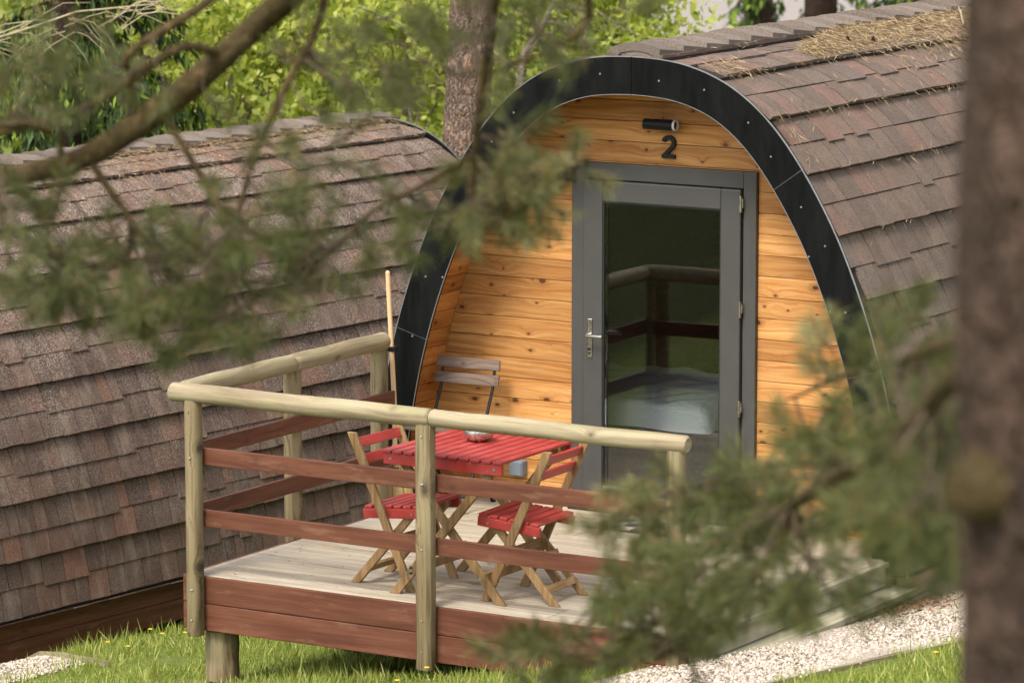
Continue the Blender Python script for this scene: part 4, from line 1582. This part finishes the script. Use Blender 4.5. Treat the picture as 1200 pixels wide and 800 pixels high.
# far road and meadow seen above the ridge
c0, c1 = at(745, 40, 70), at(1300, 62, 70)
rows = []
for d in np.linspace(58, 104, 24):
    q0 = CAM + Vector((FW.x, FW.y, 0)).normalized() * d
    lat = Vector((RT.x, RT.y, 0))
    cxr = 5.2 + (d - 80) * .05
    rows.append([(q0.x + lat.x * (cxr + s * 2.7), q0.y + lat.y * (cxr + s * 2.7)) for s in np.linspace(-1, 1, 8)])
V = [(x, y, float(ground(x, y)) + .34) for r in rows for x, y in r]
Fq = [(r * 8 + c, r * 8 + c + 1, (r + 1) * 8 + c + 1, (r + 1) * 8 + c) for r in range(len(rows) - 1) for c in range(7)]
kind(npmesh('road', V, Fq, M['road'], smooth=True), 'structure', 'pale road far behind the cabins')


# conifers
def conifer(px, d, h, rbase, n, label, drop=0.35, nm='spruce', new=0.3, size=.12, zmin=None, gr='conifers far behind the right roof'):
    c = at(px, 0, d)
    gz = float(ground(c.x, c.y))
    r = thing('conifer', label, 'tree', (c.x, c.y, gz), 0, gr)
    tr_ = MB().tube([(c.x, c.y, gz - .1), (c.x, c.y, gz + h * .5), (c.x, c.y, gz + h)], [h * .022, h * .014, .01], 10)
    P, D, new_m = [], [], []
    nb_ = int(h * 9)
    for b in range(nb_):
        z = gz + h * (.12 + .86 * b / nb_)
        if zmin is not None and not (zmin[0] < z < zmin[1]):
            continue
        f = 1 - (z - gz) / h
        ln = rbase * (f + .08) * rnd.uniform(.75, 1.1)
        a = rnd.uniform(0, 6.283)
        dx, dy = math.cos(a), math.sin(a)
        tip = Vector((c.x + dx * ln, c.y + dy * ln, z - ln * drop))
        mid = Vector((c.x + dx * ln * .5, c.y + dy * ln * .5, z - ln * drop * .25))
        tr_.tube([(c.x, c.y, z), mid, tip], [.02, .012, .004], 5, cap=False)
        m_ = int(n * ln)
        for q_ in range(m_):
            t_ = rnd.uniform(.08, 1) ** .8
            p = (Vector((c.x, c.y, z)).lerp(mid, t_ * 2) if t_ < .5 else mid.lerp(tip, t_ * 2 - 1))
            sd = rnd.gauss(0, .16 * ln * .5 + .05)
            p = p + Vector((-dy * sd, dx * sd, rnd.uniform(-.14, .02)))
            P.append(p)
            D.append(Vector((dx * .25 + rnd.gauss(0, .35), dy * .25 + rnd.gauss(0, .35), -1.0 + rnd.gauss(0, .4))).normalized())
            new_m.append(rnd.random() < new * (0.4 + t_))
    tr_.build('trunk', M['bark_near'], r, smooth=True)
    P, D, new_m = np.array(P), np.array(D), np.array(new_m)
    for sel, mat in ((~new_m, M['spruce_old']), (new_m, M['spruce_new'])):
        if sel.sum() == 0:
            continue
        p, d_ = P[sel], D[sel]
        V1, F1 = blades(p, d_, U(.7, 1.3, len(p)) * size, U(.2, .34, len(p)) * size)
        V2, F2 = blades(p, d_, U(.7, 1.3, len(p)) * size, U(.2, .34, len(p)) * size)
        npmesh('foliage', np.concatenate([V1, V2]), np.concatenate([F1, F2 + len(V1)]), mat, r)
    return r


conifer(75, 33.5, 8.0, 2.1, 210, 'dark spruce with bright hanging shoots at the upper left', .5, new=.22, size=.13, zmin=(0.2, 4.6), gr='conifers behind the cabins')
conifer(890, 62, 11, .62, 150, 'blurred drooping conifer beyond the ridge, nearer the arch', .8, new=.35, size=.17, zmin=(-2, 6))
conifer(962, 68, 14, .8, 50, 'blurred conifer beyond the ridge with thick dark trunk', .6, new=.35, size=.17, zmin=(-2, 6))
conifer(1075, 60, 11, 1.5, 110, 'blurred green conifer beyond the ridge, nearest the big trunk', .6, new=.5, size=.17, zmin=(-2, 6))

# tall pine between the pods
c = at(548, 130, 30)
gz = float(ground(c.x, c.y))
tp = thing('pine_tree', 'tall pine with flaking bark standing between the two pods', 'tree', (c.x, c.y, gz))
pts, rad = [], []
for k in range(26):
    z = gz - .2 + k * .32
    f = (z - c.z) * .045
    pts.append((c.x + RT.x * (f * 1.0), c.y + RT.y * (f * 1.0), z))
    rad.append(.205 - .012 * (z - gz) * .9 if z < 6 else .15)
MB().tube(pts, rad, 40, wob=.05).build('trunk', M['bark'], tp, smooth=True)
# bare patch where bark has come away
pm = MB()
ctr = at(573, 88, 29.8)
tow = (CAM - c)
tow.z = 0
tow.normalize()
vs = []
for j in range(9):
    for i_ in range(5):
        u_, v_ = (i_ / 4 - .5), (j / 8 - .5)
        zz = ctr.z + v_ * .30
        axis_x = c.x + RT.x * ((zz - c.z) * .045)
        axis_y = c.y + RT.y * ((zz - c.z) * .045)
        wdt = .55 * (1 - 1.1 * abs(v_) ** 1.5) + rnd.gauss(0, .02)
        ang = .62 + u_ * wdt
        rr_ = .205 - .012 * (zz - gz) * .9 + .012
        dirv = tow * math.cos(ang) + RT * math.sin(ang)
        vs.append((axis_x + dirv.x * rr_, axis_y + dirv.y * rr_, zz))
pm.add(vs, [(j * 5 + i_, j * 5 + i_ + 1, j * 5 + i_ + 6, j * 5 + i_ + 5) for j in range(8) for i_ in range(4)])
pm.build('bare_patch', M['bare_wood'], tp, smooth=True)


def needle_twigs(spots, per, ln, wd, tl=.16):
    """spots: list of (point, direction). returns needle verts/faces + twig tubes"""
    P, D = [], []
    tw_ = MB()
    for p, d in spots:
        p, d = Vector(p), Vector(d).normalized()
        tl_ = tl * rnd.uniform(.6, 1.3)
        e = p + d * tl_ + Vector((0, 0, tl_ * .15))
        tw_.tube([p, p.lerp(e, .5) + Vector((0, 0, -.01)), e], [.0035, .003, .0016], 5, cap=False)
        k_ = int(per * tl_ / tl)
        ts = np.array([rnd.random() ** .75 for _ in range(k_)])
        base = np.array(p)[None] + (np.array(e) - np.array(p))[None] * ts[:, None]
        rv_ = unit(rng.normal(size=(k_, 3)))
        rad_ = rv_ - (rv_ @ np.array(d))[:, None] * np.array(d)[None]
        dd = unit(unit(rad_) * U(.5, 1.0, k_)[:, None] + np.array(d)[None] * U(.5, 1.0, k_)[:, None])
        P.append(base)
        D.append(dd)
    P, D = np.concatenate(P), np.concatenate(D)
    V, F = blades(P, D, U(.7, 1.2, len(P)) * ln, wd)
    return V, F, tw_


# its high crown (above the picture)
spots = []
limbs = MB()
for k in range(16):
    z = gz + 6.6 + k * .17
    a = rnd.uniform(0, 6.283)
    e_ = Vector((c.x + math.cos(a) * 1.5, c.y + math.sin(a) * 1.5, z + .4))
    limbs.tube([(c.x + .12, c.y + .1, z), e_], [.03, .008], 6)
    for q_ in range(9):
        spots.append((Vector((c.x, c.y, z)).lerp(e_, rnd.uniform(.4, 1)) + Vector((rnd.gauss(0, .2), rnd.gauss(0, .2), rnd.gauss(0, .12))), Vector((rnd.gauss(0, 1), rnd.gauss(0, 1), .4))))
V, F, tw_ = needle_twigs(spots, 60, .09, .006, .25)
npmesh('crown', V, F, M['needle'], tp)
limbs.v += []
limbs.build('limbs', M['branch'], tp, smooth=True)

# thin bare sapling right of it
sp = thing('sapling', 'thin pale sapling with bare twigs beside the tall pine', 'tree', tuple(at(608, 200, 32)))
sb = MB()
A = [at(608, 200, 32), at(607, 110, 32), at(614, 62, 32.1), at(636, 30, 32.2), at(655, -10, 32.3)]
sb.tube([A[0] + Vector((0, 0, -2.4)), A[0], A[1], A[2], A[3], A[4]], [.04, .036, .032, .026, .02, .014], 8)
for a, b, m_ in ((at(612, 66, 32.1), at(672, 30, 32), at(640, 40, 32)), (at(607, 80, 32), at(560, 40, 32), at(580, 66, 32)), (at(640, 25, 32.2), at(705, 68, 32), at(672, 34, 32)), (at(636, 30, 32), at(590, -10, 32), at(606, 12, 32)), (at(648, 6, 32), at(760, 50, 32), at(700, 14, 32)), (at(420, 8, 33), at(520, 100, 33), at(470, 30, 33)), (at(430, 26, 33), at(475, 12, 33), at(455, 20, 33))):
    sb.tube([a, m_, b], [.011, .008, .004], 6, cap=False)
sb.build('trunk', M['sapling'], sp, smooth=True)

# bare pale twigs at the upper left, in front of the spruce
bt = thing('bare_branch', 'tangle of pale leafless twigs in front of the dark spruce', 'branch', tuple(at(-60, 20, 31)))
tb_ = MB()
tb_.tube([at(-60, 60, 31), at(20, 38, 31), at(90, 14, 31), at(180, 5, 31.1), at(235, -18, 31.2)], [.014, .010, .0075, .005, .004], 6)
for _ in range(34):
    x0 = rnd.uniform(-40, 190)
    y0 = 44 - x0 * .19 + rnd.gauss(0, 8)
    ln_ = rnd.uniform(35, 110)
    a = rnd.choice((rnd.uniform(-.5, .25), rnd.uniform(.3, 1.3), rnd.uniform(2.0, 2.7)))
    d0 = 31 + rnd.gauss(0, .15)
    pts_ = [at(x0 + ln_ * t_ * math.cos(a) + rnd.gauss(0, 3), y0 + ln_ * t_ * math.sin(a) * .8 - 10 * math.sin(t_ * 3) + rnd.gauss(0, 2), d0 + .12 * t_) for t_ in (0, .35, .7, 1)]
    tb_.tube(pts_, [.0055, .0042, .003, .0018], 5, cap=False)
tb_.build('twigs', M['dead'], bt, smooth=True)
spots = [(at(rnd.uniform(-10, 70), rnd.uniform(-5, 70), 31), Vector((rnd.gauss(0, 1), rnd.gauss(0, 1), .5))) for _ in range(16)]
V, F, tw_ = needle_twigs(spots, 60, .05, .004, .12)
npmesh('foliage', V, F, M['needle_pale'], bt)

# ------------------------------------------------------------------ the pine in front of the camera
tr0 = at(1262, 400, 5.0)
gz = float(ground(tr0.x, tr0.y))
fp = thing('pine_tree', 'out of focus pine in the foreground with trunk at the right edge', 'tree', (tr0.x, tr0.y, gz))
pts, rad = [], []
for k in range(40):
    z = gz - .1 + k * .16
    lean = (z - tr0.z)
    pts.append((tr0.x + RT.x * (-.010 * lean), tr0.y + RT.y * (-.010 * lean), z))
    rad.append(.142 - .006 * lean + .006 * math.sin(k * 1.1))
fm = MB().tube(pts, rad, 28, wob=.03)
kn = at(1128, 580, 4.93)
fm.build('trunk', M['bark_near'], fp, smooth=True)
MB().tube([at(1190, 560, 5.0), at(1150, 572, 4.95), at(1126, 582, 4.93)], [.055, .045, .028], 14).build('branch_stub', M['branch'], fp, smooth=True)


def limb(pixels, rads, name='branch', mat='branch', n=10):
    P_ = [at(*p) for p in pixels]
    Q, Rr = [], []
    for k in range(len(P_) - 1):
        p0 = P_[max(k - 1, 0)]
        p3 = P_[min(k + 2, len(P_) - 1)]
        for t_ in np.linspace(0, 1, 6)[:-1]:
            a, b = P_[k], P_[k + 1]
            Q.append(a + (b - a) * t_ + ((b - p0) * .5 - (b - a)) * (t_ * (1 - t_) ** 2) + ((p3 - a) * -.5 + (b - a)) * (t_ ** 2 * (1 - t_)) * 1.0)
            Rr.append(rads[k] + (rads[k + 1] - rads[k]) * t_)
    Q.append(P_[-1])
    Rr.append(rads[-1])
    return Q, Rr


def put_limb(pixels, rads):
    Q, Rr = limb(pixels, rads)
    MB().tube(Q, Rr, 12, wob=.04).build('branch', M['branch'], fp, smooth=True)
    return Q


BQ = []
# the bough across the upper left: leaves the trunk high up, droops outwards
BQ += put_limb([(1235, -1150, 5.1), (900, -520, 7.2), (560, -190, 9.0), (332, 2, 10.0), (262, 66, 10.1), (188, 128, 10.2), (95, 186, 10.25), (0, 212, 10.3), (-70, 238, 10.4)],
               [.050, .046, .040, .0335, .032, .036, .029, .024, .020])
# side shoots of that bough
SH = [
    ([(188, 130, 10.2), (214, 170, 10.2), (240, 215, 10.2), (268, 262, 10.15), (272, 320, 10.15)], [.011, .009, .008, .007, .005]),
    ([(104, 186, 10.25), (130, 225, 10.2), (155, 260, 10.2), (178, 302, 10.15)], [.011, .010, .008, .006]),
    ([(392, -60, 9.9), (372, 30, 9.9), (340, 92, 9.9), (300, 180, 10.0), (276, 262, 10.05)], [.013, .011, .010, .008, .006]),
    ([(262, 66, 10.1), (215, 55, 10.0), (155, 92, 10.0), (90, 130, 10.0), (-20, 160, 10.0)], [.013, .012, .013, .011, .010]),
    ([(155, 92, 10.0), (152, 62, 9.95), (240, 5, 9.9), (290, -40, 9.9)], [.009, .011, .012, .013]),
    ([(60, 155, 10.0), (30, 145, 9.95), (-30, 150, 9.9)], [.012, .011, .010]),
    ([(70, 200, 10.25), (75, 150, 10.2), (90, 130, 10.0)], [.008, .007, .006]),
    ([(560, -190, 9.0), (585, -60, 9.3), (572, 60, 9.6), (556, 180, 9.8), (545, 300, 9.9)], [.020, .015, .012, .010, .006]),
    ([(560, -190, 9.0), (660, -80, 9.4), (690, 20, 9.6), (640, 60, 9.7), (560, 90, 9.8)], [.016, .012, .009, .007, .004]),
    ([(556, 180, 9.8), (600, 205, 9.9), (650, 205, 9.95), (690, 185, 10.0)], [.007, .006, .005, .003]),
    ([(556, 180, 9.8), (500, 215, 9.9), (440, 245, 9.95), (380, 300, 10.0), (320, 330, 10.1)], [.008, .007, .006, .005, .003]),
    ([(178, 302, 10.15), (120, 310, 10.15), (60, 300, 10.2), (10, 310, 10.2)], [.006, .005, .004, .003]),
]
for px_, r_ in SH:
    BQ += put_limb(px_, r_)
# the boughs at the right
RQ = []
RQ += put_limb([(1240, 330, 5.1), (1130, 432, 6.2), (1040, 520, 8.0), (930, 590, 9.0), (820, 650, 9.7), (720, 715, 10.1), (630, 765, 10.3)], [.024, .020, .016, .013, .010, .007, .004])
RQ += put_limb([(1230, 395, 5.1), (1120, 400, 6.4), (1050, 424, 8.2), (1000, 436, 9.0), (920, 470, 9.6)], [.014, .011, .008, .006, .003])
RQ += put_limb([(1040, 520, 8.0), (980, 540, 8.8), (900, 545, 9.4), (830, 566, 9.8), (770, 575, 10.0)], [.010, .008, .007, .005, .003])
RQ += put_limb([(1000, 548, 8.5), (960, 500, 9.0), (1010, 440, 9.4), (1050, 395, 9.6)], [.008, .006, .005, .003])
RQ += put_limb([(930, 590, 9.0), (900, 660, 9.4), (830, 720, 9.7), (760, 770, 9.9)], [.008, .007, .005, .003])


def nearest(Q, p):
    return min(Q, key=lambda q_: (q_ - p).length_squared)


def cloud(specs, Q, per, ln, wd, mat, link=True):
    spots = []
    conn = MB()
    for (cx_, cy_, rx, ry, n_, d_, dd) in specs:
        for _ in range(n_):
            a, r_ = rnd.uniform(0, 6.283), math.sqrt(rnd.random())
            p = at(cx_ + rx * r_ * math.cos(a), cy_ + ry * r_ * math.sin(a), d_ + rnd.gauss(0, dd))
            q_ = nearest(Q, p)
            out = (p - q_)
            if out.length > 1e-4:
                out.normalize()
            dirv = out * 1.0 + Vector((rnd.gauss(0, .5), rnd.gauss(0, .5), rnd.gauss(-.05, .45)))
            spots.append((p, dirv))
            if link:
                mdl = q_.lerp(p, .5) + Vector((rnd.gauss(0, .02), rnd.gauss(0, .02), -.02))
                conn.tube([q_, mdl, p], [.0034, .003, .0024], 5, cap=False)
    V, F, tw_ = needle_twigs(spots, per, ln, wd, .13)
    conn.add(tw_.v, tw_.f)
    npmesh('foliage', V, F, mat, fp)
    if link:
        conn.build('twigs', M['twig'], fp, smooth=True)


LEFT = [
    # cx, cy, rx, ry, twigs, depth, spread
    (60, 300, 90, 55, 31, 10.2, .25), (170, 325, 120, 50, 48, 10.15, .25), (290, 330, 100, 60, 46, 10.1, .25), (240, 375, 70, 30, 10, 10.1, .2),
    (330, 270, 60, 40, 6, 10.05, .2), (400, 275, 60, 35, 6, 10.0, .2), (480, 262, 55, 30, 7, 9.95, .2), (550, 258, 45, 32, 9, 9.9, .2),
    (90, 120, 110, 40, 14, 10.0, .2), (30, 95, 60, 45, 6, 9.9, .2), (200, 100, 60, 30, 4, 10.0, .2),
    (465, 75, 75, 42, 14, 9.7, .2), (600, 40, 55, 45, 8, 9.6, .2), (560, 25, 50, 30, 6, 9.7, .2), (680, 25, 70, 40, 9, 9.6, .2), (590, 150, 25, 30, 3, 9.8, .2),
    (350, 40, 50, 60, 6, 9.9, .2), (365, 170, 50, 45, 5, 9.9, .2), (300, 225, 50, 40, 4, 10, .2), (60, 225, 60, 35, 4, 10.2, .2)]
cloud(LEFT, BQ, 130, .060, .0026, M['needle'])
cloud([(632, 215, 45, 26, 13, 10.0, .12), (590, 238, 45, 30, 10, 9.95, .12), (660, 200, 20, 22, 5, 10.05, .08), (560, 215, 30, 30, 8, 9.9, .1)], BQ, 150, .054, .0028, M['needle_pale'])
RIGHT = [
    (1020, 550, 75, 50, 25, 8.4, .3), (940, 590, 85, 42, 25, 9.0, .3), (850, 625, 80, 36, 17, 9.6, .25), (900, 665, 100, 40, 27, 9.3, .3),
    (800, 700, 105, 42, 27, 9.8, .25), (700, 745, 100, 36, 19, 10.1, .2), (640, 775, 60, 22, 7, 10.2, .15), (770, 755, 75, 30, 11, 9.9, .2),
    (1070, 475, 50, 50, 17, 7.9, .3), (1045, 425, 35, 28, 6, 9.2, .2), (1085, 560, 50, 70, 19, 7.2, .3), (1055, 610, 45, 36, 8, 7.8, .3), (965, 525, 45, 36, 9, 9.2, .2)]
cloud(RIGHT, RQ, 150, .060, .0027, M['needle'])
cloud([(772, 585, 40, 28, 6, 9.9, .12), (870, 568, 50, 24, 8, 9.85, .1), (775, 650, 32, 26, 3, 9.95, .1), (738, 600, 32, 30, 4, 9.95, .1), (985, 415, 30, 25, 5, 9.3, .1)], RQ, 150, .054, .0028, M['needle_pale'])
